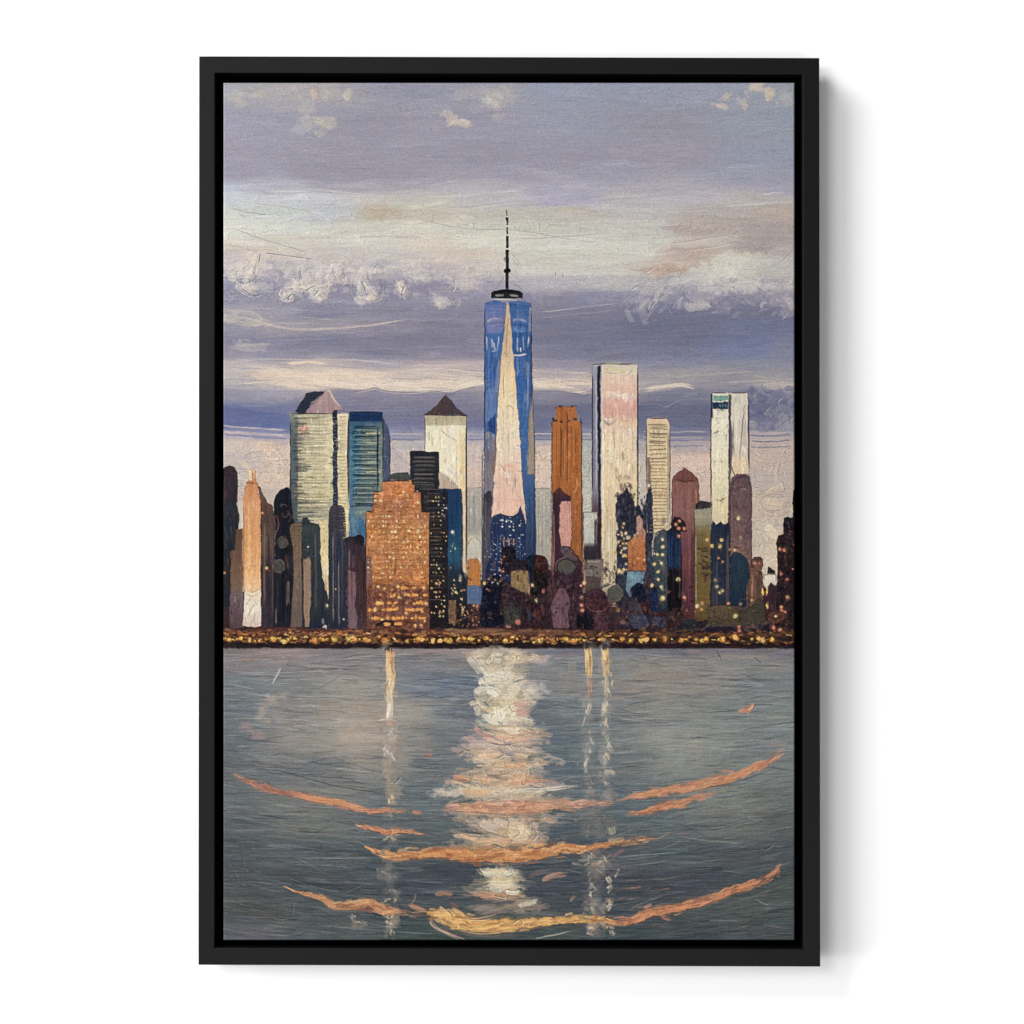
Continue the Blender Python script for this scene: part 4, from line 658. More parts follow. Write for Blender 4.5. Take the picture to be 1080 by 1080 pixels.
# purple rounded tower
pr = bid('painted_purple_round_tower', 'purple-brown round-shouldered tower painted below the right white twin tower')
poly([(770,515),(772,505),(777,500.5),(786,500),(790.5,503),(792.5,512),(793,560),(792.5,600),(793,664),(768,664),(768.5,545)], [(500,(96,72,82)),(520,(104,78,86)),(560,(112,82,84)),(600,(120,92,88)),(664,(70,50,56))], pr, tex='s', amt=.05, line=(56,44,60), lw=1.2, blot=.04)
stroke([(771.5,520),(774,508),(779,503.5),(787,503),(790,507)],1.3,(60,46,62),.8); stroke([(769,530),(769,515),(772,504)],1.4,(60,60,76),.7); stroke([(781,516),(785,515.5),(788,517)],1.8,(150,126,130),.9); dab(776,532,9,4,-50,(84,54,62),.7); light(778.3,547,1.8,(230,214,160)); light(781.5,567,2.3,(170,140,96),.8)
for _ in range(14): dab(rnd.uniform(774,790), rnd.uniform(510,575), rnd.uniform(4,10), 2.5, rnd.uniform(0,90), rnd.choice([(90,64,72),(124,96,100),(132,106,104)]), .5, .6)
# navy foot under the twin towers
nf = bid('painted_navy_foot_tower', 'ragged dark navy tower with warm lights painted below the left white twin tower')
poly([(750,560),(752,549),(756,553),(760,550),(765,554),(768.5,552),(770,580),(770,640),(749,640),(749.5,590)], [(549,(26,40,72)),(580,(34,44,64)),(640,(44,48,66))], nf, tex='v', amt=.04, warp=1.6, line=(20,26,44)); 
for x, y in [(761,569.5),(751,576),(759.5,576.5),(746,569.5)]: light(x, y, 1.9, (234,196,110))
for x, y in [(758,588),(762,592.5)]: light(x, y, 1.4, (206,140,100))
for x, y in [(754.8,612),(756,619),(762,623),(759,625)]: light(x, y, 1.9, (240,206,130))
vline(756,590,640,(84,94,116),2.4,.5); vline(767,560,640,(110,96,104),2.6,.6)
nb = bid('painted_teal_round_block', 'flat dark teal block with a rounded top painted in front of the purple-brown tower')
poly([(770.5,590),(772,584.5),(776,582.5),(781,584),(787,589),(790,596),(789.5,612),(787,622),(786.5,640),(770.5,640)], [(582,(34,56,78)),(640,(28,44,66))], nb, tex='v', amt=.02, line=(20,28,44)); vein([(771,602),(765,608),(760,613)],(36,46,60)); light(775.5,580,1.9,(236,180,130)); light(770,579.5,1.4,(226,150,110)); dab(777,577.5,7,2.4,5,(70,56,60),.9)
rt = bid('painted_brown_lit_block', 'small brown block with a domed cap painted left of the white gap at the right')
poly([(790,612),(791,600),(793,592),(795,588),(800,587),(804,589),(805,596),(803,602),(805,612),(808,640),(790,640)], [(587,(74,46,46)),(596,(120,78,64)),(640,(96,74,64))], rt, tex='s', amt=.06, line=(46,32,38)); light(796,594,1.5,(206,140,116)); light(801,594,1.2,(190,120,100)); vline(793,605,634,(190,120,84),1.6,.8); vline(800,606,640,(66,50,46),4,.6); light(793,633,1.4,(230,160,90))
poly([(806,606),(818,605.5),(818.5,616),(815,618),(812,614),(809,620),(806,615)], (226,214,194), foot, tex='s', line=(84,66,70), lw=.7); poly([(809,602),(810,597),(813,599),(817,602),(817,605),(809,605)],(36,30,38),foot)
poly([(805,618),(809,622),(812,614),(818,618),(819,664),(804,664)],(60,36,46),foot,tex='v'); 
for x, y, r in [(804.5,624,2.2),(809,624.5,2.2),(809,638,2.)]: blob(x, y, 1.6, 4.6, (240,196,84), .95, soft=.4)
# right edge dark tower
re_ = bid('painted_dark_edge_tower', 'black jagged tower with orange lights painted at the right edge of the picture')
poly([(842,514),(837,517),(836,530),(836.5,545),(834,546),(831,544.5),(827,546),(826,554),(827,563),(821,565),(819.5,572),(820,600),(819,640),(816,664),(842,664)], [(514,(26,22,28)),(580,(38,28,34)),(664,(40,26,30))], re_, tex='s', amt=.05, line=(20,18,26))
stroke([(827,566),(833,567),(838,570)],1.,(110,110,130),.7); stroke([(828,550),(832,552),(833,560)],1.,(90,80,84),.7)
for x, y, r in [(822.5,579.5,2.),(827,580,1.9),(824,605,1.6),(830,611,1.8),(831,630,2.),(837.5,575,1.),(824,640,1.6),(823,665,2.4),(827,645,2.2),(836,600,.9)]: light(x, y, r, rnd.choice([(226,140,100),(214,120,84),(236,170,120)]))
for _ in range(50): dab(rnd.uniform(820,838), rnd.uniform(560,660), rnd.uniform(2,6), rnd.uniform(1,2), rnd.uniform(0,90), rnd.choice([(96,56,46),(20,16,24),(70,60,76),(120,72,56),(34,30,44)]), .7, .5)
# 27 teal tower with yellow lights and the blue slab
tl = bid('painted_teal_lit_tower', 'dark teal tower with two columns of yellow lights painted below the striped cream tower')
poly([(690,568),(693,561),(700,558),(706,560),(707,600),(706,645),(690,645),(689,600)], [(558,(60,70,84)),(600,(56,76,84)),(645,(40,48,66))], tl, tex='s', amt=.05, line=(30,36,52))
for x, y in [(699,569),(699,577),(693.6,584.8),(699,585),(690,595),(697.5,594),(693.6,603),(694,611),(688,617.5),(697.5,619),(699,631),(705,623)]: light(x, y, rnd.uniform(1.5,2.1), (240,208,140))
light(699,631,2.8,(240,206,130)); dab(699,620,8,3,80,(170,190,130),.7)
sb = bid('painted_blue_slab', 'deep blue slab with a black lower half painted beside the rose-brown tower')
poly([(704,560),(709,556),(718,560),(719,600),(719,645),(704,645)], [(556,(20,36,66)),(598,(24,46,90)),(602,(14,12,20)),(645,(16,12,20))], sb, tex='v', amt=.03, line=(20,20,32))
for x in (706,709,713): vline(x,562,598,(50,84,130),.9,.6)
vline(717,560,640,(90,84,66),1.4,.6); vline(711,604,640,(70,50,50),.9,.7); light(715,611.3,2.2,(230,206,140))
poly([(708,552),(711,545),(717,545),(722,550),(724,560),(716,562),(709,560)],(30,26,34),sb,warp=1.6); 
for x, y in [(716.5,549.5),(713,553.5),(716,557.5),(721.5,557.5),(716,565.5),(722,630)]: light(x, y, 1.8, (230,140,110))
# navy lights area left of the orange block
lights(30,652,661,552,604,(.7,1.7),[(236,196,130),(226,160,84),(240,214,170)],.9); light(662.5,567,2.3,(236,214,160)); light(658.5,585.5,1.8,(240,190,90)); light(648,598,2.,(240,206,150)); light(653,602,2.,(240,206,120)); light(657.5,601,1.6,(240,216,110)); light(649,583,1.5,(200,140,80))
lights(14,666,700,556,610,(.5,1.),None,.7)
# base shapes: dark maroons, leaves and rounded lumps in front
def lump(pts, c, line=(30,22,30), al=1., tex='s', amt=.07): poly(smooth(pts + [pts[0]], 3), tuple(v * .84 for v in c), foot, tex=tex, amt=amt, line=line, al=al, lw=.9, warp=1.2)
lump([(510,620),(516,610),(526,607),(530,618),(529,640),(530,658),(508,660),(507,640)], (16,22,46), (10,14,30))
lights(10,512,528,606,616,(.6,1.2),[(200,190,200),(236,200,170)],.8); light(511,615,1.8,(240,200,100)); dab(515,622,7,2,30,(206,150,120),.8)
lump([(530,580),(532,577),(543,577),(545,590),(555,592),(555,602),(530,605)], (36,30,44)); lights(8,528,533,586,612,(.8,1.4),[(220,110,80),(236,150,110)],.9)
lump([(555,588),(564,586),(565,602),(555,602)], (16,36,60)); lump([(564,588),(566,585.5),(572,586),(577,592),(577,604),(564,604)], (72,32,40))
lump([(530,612),(540,616),(552,622),(562,630),(560,650),(545,658),(528,656)], (66,44,52)); lump([(531,640),(545,640),(552,646),(545,656),(532,660)], (66,68,64)); lump([(524,650),(530,647),(531,656),(524,660)],(14,18,36))
poly([(539,603),(545,600.5),(557,602),(558,610),(559.5,628),(548,623),(538.5,618.5),(539.5,610)], (146,118,76), foot, tex='s', amt=.06, line=(70,52,48))
lump([(560,600),(570,602),(580,610),(581,622),(576,628),(566,630),(560,622)], (30,24,30)); light(561.5,617,1.7,(240,190,140)); light(564.5,634,1.9,(214,206,130)); light(546,656,3.,(206,120,104)); light(573,624,1.6,(190,110,100)); light(536,662,3.2,(206,140,110),.8)
lump([(553,636),(562,632),(568,640),(576,636),(580,650),(577,662),(550,662)], (54,34,44)); dab(558,648,16,3,70,(46,60,90),.7); dab(568,650,14,3,60,(120,44,52),.6); dab(573,644,16,4,75,(110,62,58),.7); vline(564,640,660,(140,50,50),1.,.6)
lump([(578,612),(584,598),(590,586),(600,580),(611,590),(614,606),(614,640),(612,662),(578,662)], (70,42,56)); 
mv = bid('painted_mauve_arch', 'mauve arch-like shape with a grey leaf disc painted at the foot of the orange tower')
poly(smooth([(583,660),(581,640),(586,626),(592,620),(598,624),(601,634),(599,650),(600,662),(583,662)],4), (110,76,92), mv, tex='v', line=(54,36,48)); lump([(590,577),(600,577),(607,585),(610,592),(600,590),(592,584)], (98,78,92)); 
blob(597,598,10.5,9.5,(82,78,76),1,soft=.12,warp=.8,idn=mv); ring(597,598,9.5,8.6,(34,26,34),1.2,.95); ring(597,598,11,10,(130,110,120),1.,.7,150,280); vline(583.5,580,625,(150,100,110),1.8,.7); vline(615,600,625,(150,90,84),1.,.6); vein([(606,620),(604,640),(610,655)],(110,70,80)); vein([(586,628),(590,640),(586,652)],(140,110,124))
light(613.6,630.5,2.,(190,140,110)); light(613.4,638,2.1,(226,140,110)); light(614,644,2.2,(236,150,120)); light(616,615,2.,(236,196,140)); light(613,618,1.4,(230,150,120))
lump([(616,628),(624,622),(634,622),(640,628),(646,634),(640,644),(628,646),(618,640)], (78,42,54)); ring(630,633,13,12,(128,84,92),.9,.7,20,170)
poly(smooth([(640,622),(646,617.5),(652,617),(657,624),(657,629),(651,634),(644,637),(640,630)],4), (82,82,76), foot, tex=None, line=(130,118,110)); 
lump([(608,652),(610,645),(612,652),(616,648),(618,641),(621,650),(625,648),(626,660),(618,668),(609,665)], (22,20,34)); lump([(626,648),(640,646),(642,660),(636,668),(627,664)], (84,48,62), None)
for _ in range(12): dab(rnd.uniform(622,664), rnd.uniform(640,662), rnd.uniform(8,16), rnd.uniform(3,6), rnd.uniform(30,110), rnd.choice([(84,46,58),(66,36,50),(94,56,60)]), .6, .4)
light(652,643.5,2.3,(150,110,60)); light(656.5,656.5,2.3,(210,140,120)); stroke([(656,645),(657,654)],1.2,(150,90,80),.7)
lump([(663,640),(668,632),(676,633),(680,645),(676,650),(664,648)], (76,66,76)); lump([(665,620),(672,615),(680,618),(682,630),(678,636),(668,632)], (22,30,60)); lump([(676,634),(682,636),(684,648),(679,646)], (80,34,40))
lump([(663,652),(668,649),(680,649),(684,658),(676,666),(668,664)], (72,76,106), (40,34,50)); stroke([(668,660),(674,665),(683,660),(685,655)],2,(140,110,84),.8); lump([(685,640),(686,624),(692,620),(695,634),(694,646)], (34,46,90))
lump([(686,650),(696,648),(703,652),(702,662),(690,660)], (70,66,96)); lump([(684,645),(694,646),(704,648),(696,650)],(90,40,44),None)
lump([(701,660),(704,648),(712,644),(722,648),(719,664),(706,667)], (58,40,46), (76,52,52)); lump([(718,662),(720,656),(726,653),(734,655),(735,664),(724,667)], (46,50,60))
poly([(735,655),(746,654),(810,652),(812,668),(735,668)],(34,26,44),foot,tex='h')
poly([(747,640),(760,638),(779,640),(780,648),(780,657),(746,657)], [(638,(94,76,58)),(657,(76,62,46))], foot, tex='s', amt=.05, line=(48,38,40)); vein([(757,644),(760,650),(764,646)],(130,106,84)); light(775.8,650,2.5,(206,200,120)); light(768,636.5,1.7,(226,150,110)); light(735.5,639,2.3,(246,214,160)); light(740.5,636,1.8,(200,150,90)); light(740,643,1.7,(206,150,84)); light(781,637,1.6,(190,130,90))
poly([(780,645),(792,640),(800,632),(806,634),(807,656),(781,657)], (66,60,54), foot, tex='h', line=(40,34,38)); poly([(746,657),(808,656),(808,660),(744,661)],(78,70,54),foot,tex='h',al=.8); stroke([(738,666),(750,658),(757,657)],1.6,(96,90,80),.7)
lump([(782,662),(790,658),(800,659),(806,662),(798,666),(786,667)], (86,76,84)); stroke([(786,662),(798,661)],1.6,(140,60,60),.6); lump([(808,648),(816,643),(826,645),(828,652),(818,658),(810,655)], (110,66,56)); ring(817,648,8,4,(60,30,34),1.6,.9); light(818,650,1.4,(236,206,170)); light(824,643,1.8,(206,120,84))
for x, y in [(816,662),(822.5,665),(779,661),(779.5,665)]: light(x, y, 2., (216,120,90))
lights(60,478,508,640,662,(.5,1.2),[(206,140,90),(160,90,60),(120,84,80)],.6)
lights(70,620,835,640,668,(.4,1.),[(150,90,70),(110,60,64),(206,140,90),(90,80,110)],.6)

for k in range(420):                                  # broken dark touches through the low buildings
    x = rnd.uniform(505,720) if k % 3 else rnd.uniform(478,836); y = rnd.uniform(592,666)
    dab(x, y, rnd.uniform(3,12), rnd.uniform(1,3.6), rnd.choice([90,80,100,0,-30,40]) + rnd.gauss(0,10), rnd.choice([(26,20,30),(40,26,36),(34,36,56),(84,50,58),(60,40,46),(96,70,72),(22,26,44),(110,78,60)]), rnd.uniform(.35,.8), .6)
# broken vertical touches over the towers, lying ones over the banded ones
def touches(n, xr, yr, lr, wr, ang, dl, al):
    base = C.copy()
    for _ in range(n):
        x = rnd.uniform(*xr); y = rnd.uniform(*yr)
        j = min(NY - 1, max(0, int((y - Y0) * S))); i = min(NX - 1, max(0, int((x - X0) * S)))
        if M[j, i] < 3: continue
        c = base[j, i] * 255; c = c * (1 + rnd.gauss(0, dl)) + np.array([rnd.gauss(0, 5), 0, rnd.gauss(0, 5)])
        L = rnd.uniform(*lr); a = math.radians(ang + rnd.gauss(0, 7)); dx, dy = math.cos(a) * L / 2, math.sin(a) * L / 2
        if any(M[min(NY - 1, max(0, int((y + q * dy - Y0) * S))), min(NX - 1, max(0, int((x + q * dx + e - X0) * S)))] != M[j, i] for q in (-1, 1) for e in (-1.6, 1.6)): continue
        stroke([(x - dx, y - dy), (x + dx, y + dy)], rnd.uniform(*wr), c, rnd.uniform(*al), dry=.7, curve=False, warp=.9, fr=rnd.uniform(1.2, 2.2))
touches(7000, (236,838), (415,662), (3,13), (.9,2.4), 90, .16, (.25,.6))
touches(1200, (306,411), (436,560), (4,14), (.8,1.8), 0, .16, (.3,.6))
touches(1500, (386,453), (506,662), (2,6), (1,2.2), 0, .22, (.3,.7))
# crisp floors, edges and windows over the touches
hlines(308,351,444,548,3.5,(112,106,88),.8,.75,.25,.1); hlines(316,351,446,548,7.,(70,70,70),.8,.6,.3,.4); hlines(308,322,450,560,3.5,(48,58,72),1.2,.7,.3,.2); hlines(357,366.5,440,560,3.5,(136,124,92),.8,.8,.2); hlines(351.5,356,440,533,3.5,(96,112,122),.7,.8,.1)
for y, xe in [(447,328),(458,334),(468,324),(476,320),(484,326),(493,333),(497,331),(513,322),(521,330),(531,346),(540,338),(548,334)]: stroke([(309,y),(xe,y+rnd.gauss(0,.4))], 2., (62,66,78), .7, dry=.8, taper=(0,.6), curve=False)
hlines(370,403,450,534,5.1,(16,32,52),1.6,1.,.15); hlines(384,403,457,500,10.2,(206,204,160),1.3,.85,.3); hlines(372,403,453,534,5.1,(136,156,150),1.,.6,.3); vline(398.3,446,522,(20,24,38),1.6,.95)
hlines(434,462,482,516,4.5,(130,122,112),.9,.85,.25); hlines(446,470,519,640,4.2,(120,100,80),.8,.6,.3,.3)
hlines(683,706,448,486,4.4,(110,88,70),1.1,.95,.4); hlines(684,706,487,560,3.5,(138,112,80),1.,.9,.3)
EDG = (34,30,44)
for x, ya, yb, w, al in [(306.4,437,560,1.2,.8),(367.8,438,535,1.8,.9),(403.8,437,505,1.2,.8),(448,440,478,.9,.7),(491.7,440,600,1.5,.9),(411.4,456,505,1.1,.7),(582.3,448,580,1.,.8),(613.6,446,600,1.2,.8),(624.8,388,545,1.3,.85),(672.6,386,560,1.5,.85),(682,446,520,1.1,.8),(706.4,448,556,1.3,.85),
    (750,418,552,1.3,.85),(769.5,416,500,1.8,.75),(789.6,416,502,1.5,.85),(511.4,322,500,1.3,.85),(560.2,322,430,1.2,.85),(563.6,440,600,1.1,.8),(708.8,512,640,1.,.8),(736.5,512,536,1.,.8),(770,512,600,1.,.8),(793,512,600,1.,.8),(275.3,530,622,1.1,.8),(257,530,660,.9,.7),(289.4,545,660,1.1,.7),(318.6,556,660,1.2,.8),(346.8,545,650,1.2,.8),(364.4,545,655,1.2,.8),(386,542,660,1.2,.8),(453.2,541,662,1.5,.95),(472.4,518,660,1.,.7),(487.6,520,640,1.1,.8),(508.8,470,640,1.2,.8),(732.6,540,655,.9,.7),(662,575,600,.8,.7),(681.4,562,600,.9,.8)]:
    vline(x, ya, yb, EDG, w, al * .78)
for xa, xb, y in [(306,351,436.2),(369,404,434.6),(448,491,437.8),(625,672,384),(683,704,441),(750,768,414.2),(770,789,414.2),(403,434,507),(394,403,518.6),(386,394,539.6),(436,443,519),(444,452,540),(434,462,477)]: stroke([(xa,y),(xb,y+.3)], 1.1, EDG, .8, dry=.3, curve=False, warp=.5)
for y in np.arange(523, 612, 5.4):                     # rows of lit windows on the gold building
    xa, xb = (396, 442) if y < 541 else (389, 451)
    for x in np.arange(xa, xb, 3.7):
        if rnd.random() < .52: continue
        c = rnd.choice([(250,214,130),(240,186,80),(250,228,170),(224,160,80),(206,196,140)])
        if rnd.random() < .5: light(x + rnd.gauss(0,.4), y + rnd.gauss(0,.4), rnd.uniform(.5,1.2), c, .85)
        else: dab(x, y + rnd.gauss(0,.3), rnd.uniform(2.4,4.6), rnd.uniform(1.2,2.), rnd.choice([0,90]), c, .75, .4)
    stroke([(xa,y+2.6),(xb,y+2.8)], 1., (140,78,54), .5, dry=.7, curve=False)
for y, n_ in [(620,5),(627.5,6),(636,8),(643,9),(652,11),(658,4)]:
    for _ in range(n_):
        x = rnd.uniform(390,450); c = rnd.choice([(252,200,100),(246,176,70),(240,160,60)])
        blob(x, y, 4.5, 3.4, (200,110,50), .5, soft=1., warp=1.4); dab(x, y, rnd.uniform(3,6), rnd.uniform(2,3.6), rnd.gauss(0,8), c, .9, .3)

# ------------------------------------------------------------------ shore strip
sh = bid('painted_shore_lights', 'dark shoreline band strewn with glowing yellow and orange lights, painted along the water')
poly([(234,663),(300,662),(420,664),(520,662),(600,664),(700,668),(842,668),(842,683),(760,682.5),(700,681.5),(600,681),(520,681.5),(420,681),(300,680.5),(234,679)], [(662,(80,44,42)),(668,(92,54,40)),(674,(48,28,28)),(683,(28,20,28))], sh, tex='h', amt=.06, warp=2.)
for k in range(760):
    x = rnd.uniform(236,838); y = rnd.gauss(667,1.6) if rnd.random() < .45 else rnd.uniform(668,679)
    dim = 1 if x < 620 else .6
    dab(x, y, rnd.uniform(3,10), rnd.uniform(1,3.2), rnd.gauss(0,14), tuple(v*dim for v in rnd.choice([(156,90,56),(176,104,64),(120,66,46),(60,34,34),(36,24,30),(150,110,70),(196,120,60),(110,84,62)])), .75, .5)
for k in range(30): dab(rnd.uniform(470,600), rnd.uniform(664.5,669), rnd.uniform(14,34), 2.2, rnd.gauss(0,4), rnd.choice([(120,84,62),(144,104,74),(96,60,50)]), .7, .5)
x = 237
while x < 838:
    dens = 1 if x < 360 else (.75 if x < 720 else .45)
    if rnd.random() < dens:
        y = 674.3 + rnd.gauss(0, 1.); r = rnd.uniform(1.1, 3.6)
        cc = rnd.choice([(236,160,50),(244,180,60),(226,140,44),(236,196,90),(206,160,50)] if x < 430 or x > 520 else [(220,170,50),(236,190,70),(206,150,44)])
        blob(x, y, r * 2, r * 1.7, tuple(v * .75 for v in cc), .55, soft=.8, warp=2); blob(x, y, r * 1.15, r * 1., cc, .95, soft=.5, warp=2.2)
        blob(x + rnd.gauss(0,.5), y - .4, r * .6, r * .5, (250,220,130), .85, soft=.8, warp=1.2)
        for _ in range(2): dab(x + rnd.gauss(0,2), y + rnd.gauss(0,1.5), rnd.uniform(2,5), 1., rnd.uniform(0,180), (52,30,30), .7, .4)
    x += rnd.choice([rnd.uniform(2.4, 5), rnd.uniform(4, 11)])
for k in range(150): dab(rnd.uniform(236,720) if k % 5 else rnd.uniform(720,838), rnd.uniform(667,679), rnd.uniform(3,10), rnd.uniform(1,2.4), rnd.gauss(0,22), rnd.choice([(236,160,60),(206,124,50),(250,200,110),(190,110,56)]), rnd.uniform(.4,.85), .6)
for x, y in [(445.5,674.5),(456,675.5),(464,675.5),(800,673.5),(682,674.5),(776,671.5)]: blob(x, y, 2.8, 3.2, (246,190,90), .95, soft=.4)
for k in range(90): dab(rnd.uniform(236,838), rnd.uniform(678.5,682.5), rnd.uniform(8,26), rnd.uniform(1,2.2), rnd.gauss(0,4), rnd.choice([(24,20,28),(36,22,32),(52,26,38),(30,26,30)]), .85, .4)

# ------------------------------------------------------------------ water
C[JH:] += (np.interp(GY[JH:], [690, 760, 860, 992], [.025, .04, .02, .01])[:, None, None] * np.array((.9, 1., 1.1))).astype(np.float32) * (M[JH:] == 2)[..., None]
scumble(2600, (236,838), (686,992), (14,80), (1.,4.5), lambda x, y: (x-536)/300.*-7*min(1,(y-690)/150.) + 2*math.sin(x/40.+y/17.), 12, (.3,.7), (.4,1.), 1.2)
for k in range(2600):                                   # single hairs, light and dark, bowed like wide rings
    x = rnd.uniform(236,838); y = rnd.uniform(690,990); L = rnd.uniform(10,60)
    q = -(x-536)/300.*9*min(1,(y-690)/150.) if rnd.random() < .8 else rnd.gauss(0,10)
    dk = rnd.random() < .5; f = 1 - (y-690)/300.*.35
    dab(x, y, L, rnd.uniform(.7,1.2), q + rnd.gauss(0,4), tuple(v*f for v in ((62,72,82) if dk else (168,174,168))), rnd.uniform(.25,.7) * (.75 if dk else .85), .7, rnd.gauss(0,.5))
for x, y, L, w, an, c, al in [(341,744,60,30,-3,(160,148,132),.25),(390,772,90,40,0,(170,156,138),.3),(380,790,70,20,0,(150,142,128),.3),(700,708,90,16,0,(146,138,124),.35),(690,775,110,20,-3,(146,150,136),.25),(720,790,100,14,0,(150,150,136),.25),(600,720,30,20,80,(142,138,128),.4),
    (287,738,22,18,-30,(178,166,148),.8),(298,734,22,13,-40,(184,168,150),.85),(276,750,22,18,70,(168,158,144),.8),(282,760,10,4,20,(170,158,142),.6),(264,770,26,12,40,(168,138,132),.75),(274,776,18,10,-20,(166,136,130),.7),(255,790,12,8,10,(140,128,132),.6),(262,795,16,10,0,(120,114,120),.5),(340,707,22,5,0,(168,156,140),.6),(358,707,14,5,0,(172,158,140),.7),(396,706,12,6,0,(150,144,132),.7),(240,820,12,8,20,(130,124,130),.5)]:
    cloud(x, y, L * .5, w * .6, c, al * .8, edge=1., rag=.9, rot=math.radians(an))
stroke([(287,722),(292,712),(297,703)],1.7,(206,202,196),.85,dry=.3,curve=False); ring(256,791,8,4,(170,156,150),.8,.7,200,340); ring(260,792,5,3,(60,60,70),.8,.6,160,320)
for pts, w in [([(238,716),(256,710),(290,712),(340,713)],1.),([(238,709),(300,709),(356,708)],.9),([(236,720),(250,723),(276,729)],.9),([(236,744),(280,742)],.8),([(236,758),(300,758),(350,764)],.9),([(314,745),(345,744)],1.2)]: stroke(pts,w,(170,176,172),.6)
stroke([(285,810),(310,817),(350,828),(390,835),(430,840)],1.1,(60,72,76),.85,dry=.3); stroke([(412,829),(418,824),(424,817)],1.3,(66,72,72),.8); stroke([(413,830),(419,825),(425,818)],.8,(190,184,168),.7)
for k in range(60): dab(rnd.uniform(236,838), rnd.uniform(684,698), rnd.uniform(14,50), rnd.uniform(1.5,3), rnd.gauss(0,3), rnd.choice([(166,136,120),(130,116,118),(110,104,116),(150,140,130)] if 1 else 0), .4, .8)
for pts in [[(243,915),(250,928),(262,934)],[(256,903),(257,913),(262,921)],[(246,918),(252,932)],[(306,948),(309,958),(306,968)],[(380,970),(395,974),(420,978)],[(286,966),(296,969),(304,968)],[(804,897),(812,893),(816,888)],[(296,922),(330,934),(366,942)],[(756,686),(762,698)],[(794,692),(804,700)]]:
    vein(pts, (44,52,60), (130,136,136), 1., .7)
for pts in [[(236,876),(290,876),(360,882),(430,884)],[(300,905),(380,905),(430,903)],[(640,905),(700,900),(740,898)],[(645,915),(690,910),(730,904)],[(640,925),(680,917)],[(760,918),(800,922)],[(700,880),(760,888),(830,890)],[(796,948),(815,958)],[(800,975),(836,980)],[(740,970),(790,972)],[(330,975),(420,983),(480,985)],[(660,960),(700,944),(740,938)]]:
    stroke(pts, 1.2, (150,156,150), .55, dry=.7)

# centre reflection
rf = bid('painted_light_reflection', 'broad cream and peach reflection of the sunlit tower painted down the middle of the water')
GL = [(688,497,560,(196,184,164)),(694,495,575,(206,196,172)),(700,498,556,(214,206,184)),(708,504,552,(216,208,188)),(716,508,555,(218,212,194)),(724,503,566,(216,208,190)),(731,499,568,(214,204,188)),(738,500,566,(216,206,182)),(746,503,565,(218,208,180)),(754,508,562,(220,212,190)),(760,512,566,(222,214,196)),
      (766,504,572,(214,196,170)),(774,498,586,(214,180,156)),(781,492,584,(206,176,158)),(788,486,584,(196,176,166)),(795,490,580,(212,186,160)),(802,489,582,(210,186,164)),(808,488,574,(216,184,152)),(815,484,576,(196,176,162)),(822,477,580,(214,170,130)),(829,484,590,(206,184,160)),(835,486,600,(210,196,172)),
      (842,480,600,(200,176,158)),(850,474,606,(208,154,128)),(858,476,596,(200,160,134)),(865,480,592,(196,170,152)),(872,490,580,(206,184,160)),(879,484,574,(212,176,146)),(886,488,568,(216,184,150)),(896,470,590,(186,140,104)),(912,490,566,(130,120,112)),(920,500,552,(214,204,172)),(928,506,556,(210,198,160)),(936,500,556,(216,206,180)),(944,498,560,(196,160,130)),(952,510,570,(156,140,130)),(960,500,580,(140,126,120))]
ys_ = [g_[0] for g_ in GL]
for k, g_ in enumerate(GL):
    y0_ = g_[0]
    if 900 < y0_ < 916: continue
    for _ in range(3): cloud(rnd.uniform(g_[1] + 14, g_[2] - 14), y0_ + rnd.gauss(0, 2), (g_[2] - g_[1]) * rnd.uniform(.28, .42), rnd.uniform(4, 7), tuple(v + rnd.gauss(0, 6) for v in g_[3]), .5 if y0_ < 905 else .4, edge=.7, rag=1.2)
CRM, PCH = [(228,222,200),(214,208,190),(236,230,206),(206,196,176)], [(222,186,156),(206,160,136),(226,196,160),(190,156,146),(216,172,132)]
for k in range(620):
    y = 688 + (k / 620.) * 272 if k % 2 else rnd.uniform(688, 962)
    xa = np.interp(y, ys_, [g_[1] for g_ in GL]); xb = np.interp(y, ys_, [g_[2] for g_ in GL]); c = np.array([np.interp(y, ys_, [g_[3][q] for g_ in GL]) for q in range(3)])
    m = (xa + xb) / 2; x = rnd.gauss(m, (xb - xa) * .22); x = min(max(x, xa + 4), xb - 4)
    c = c + rnd.gauss(0, 9) + np.array([6 + rnd.gauss(0,4), 2, -8 + rnd.gauss(0,4)])
    if 900 < y < 918 and rnd.random() < .8: continue
    if y < 762: dab(x, y, rnd.uniform(8,26), rnd.uniform(3,9), rnd.gauss(0,26), c + (rnd.random() < .25) * np.array((-34, -34, -30)), rnd.uniform(.4,.85), .6, rnd.gauss(0,1.5))
    else: dab(x, y, rnd.uniform(12,44), rnd.uniform(1.6,6), rnd.gauss(0,9), c + (rnd.random() < .2) * np.array((-40, -36, -26)), rnd.uniform(.35,.8) * (1 if y < 905 else .7), .7, rnd.gauss(0,1))
J = slice(int((690-Y0)*S), int((960-Y0)*S)); 
for j in range(J.start, J.stop):
    y = GY[j]; xa = np.interp(y, ys_, [g_[1] for g_ in GL]) + 6; xb = np.interp(y, ys_, [g_[2] for g_ in GL]) - 6
    if 902 < y < 917: continue
    i0 = int((xa-X0)*S); i1 = int((xb-X0)*S); M[j, i0:i1] = rf
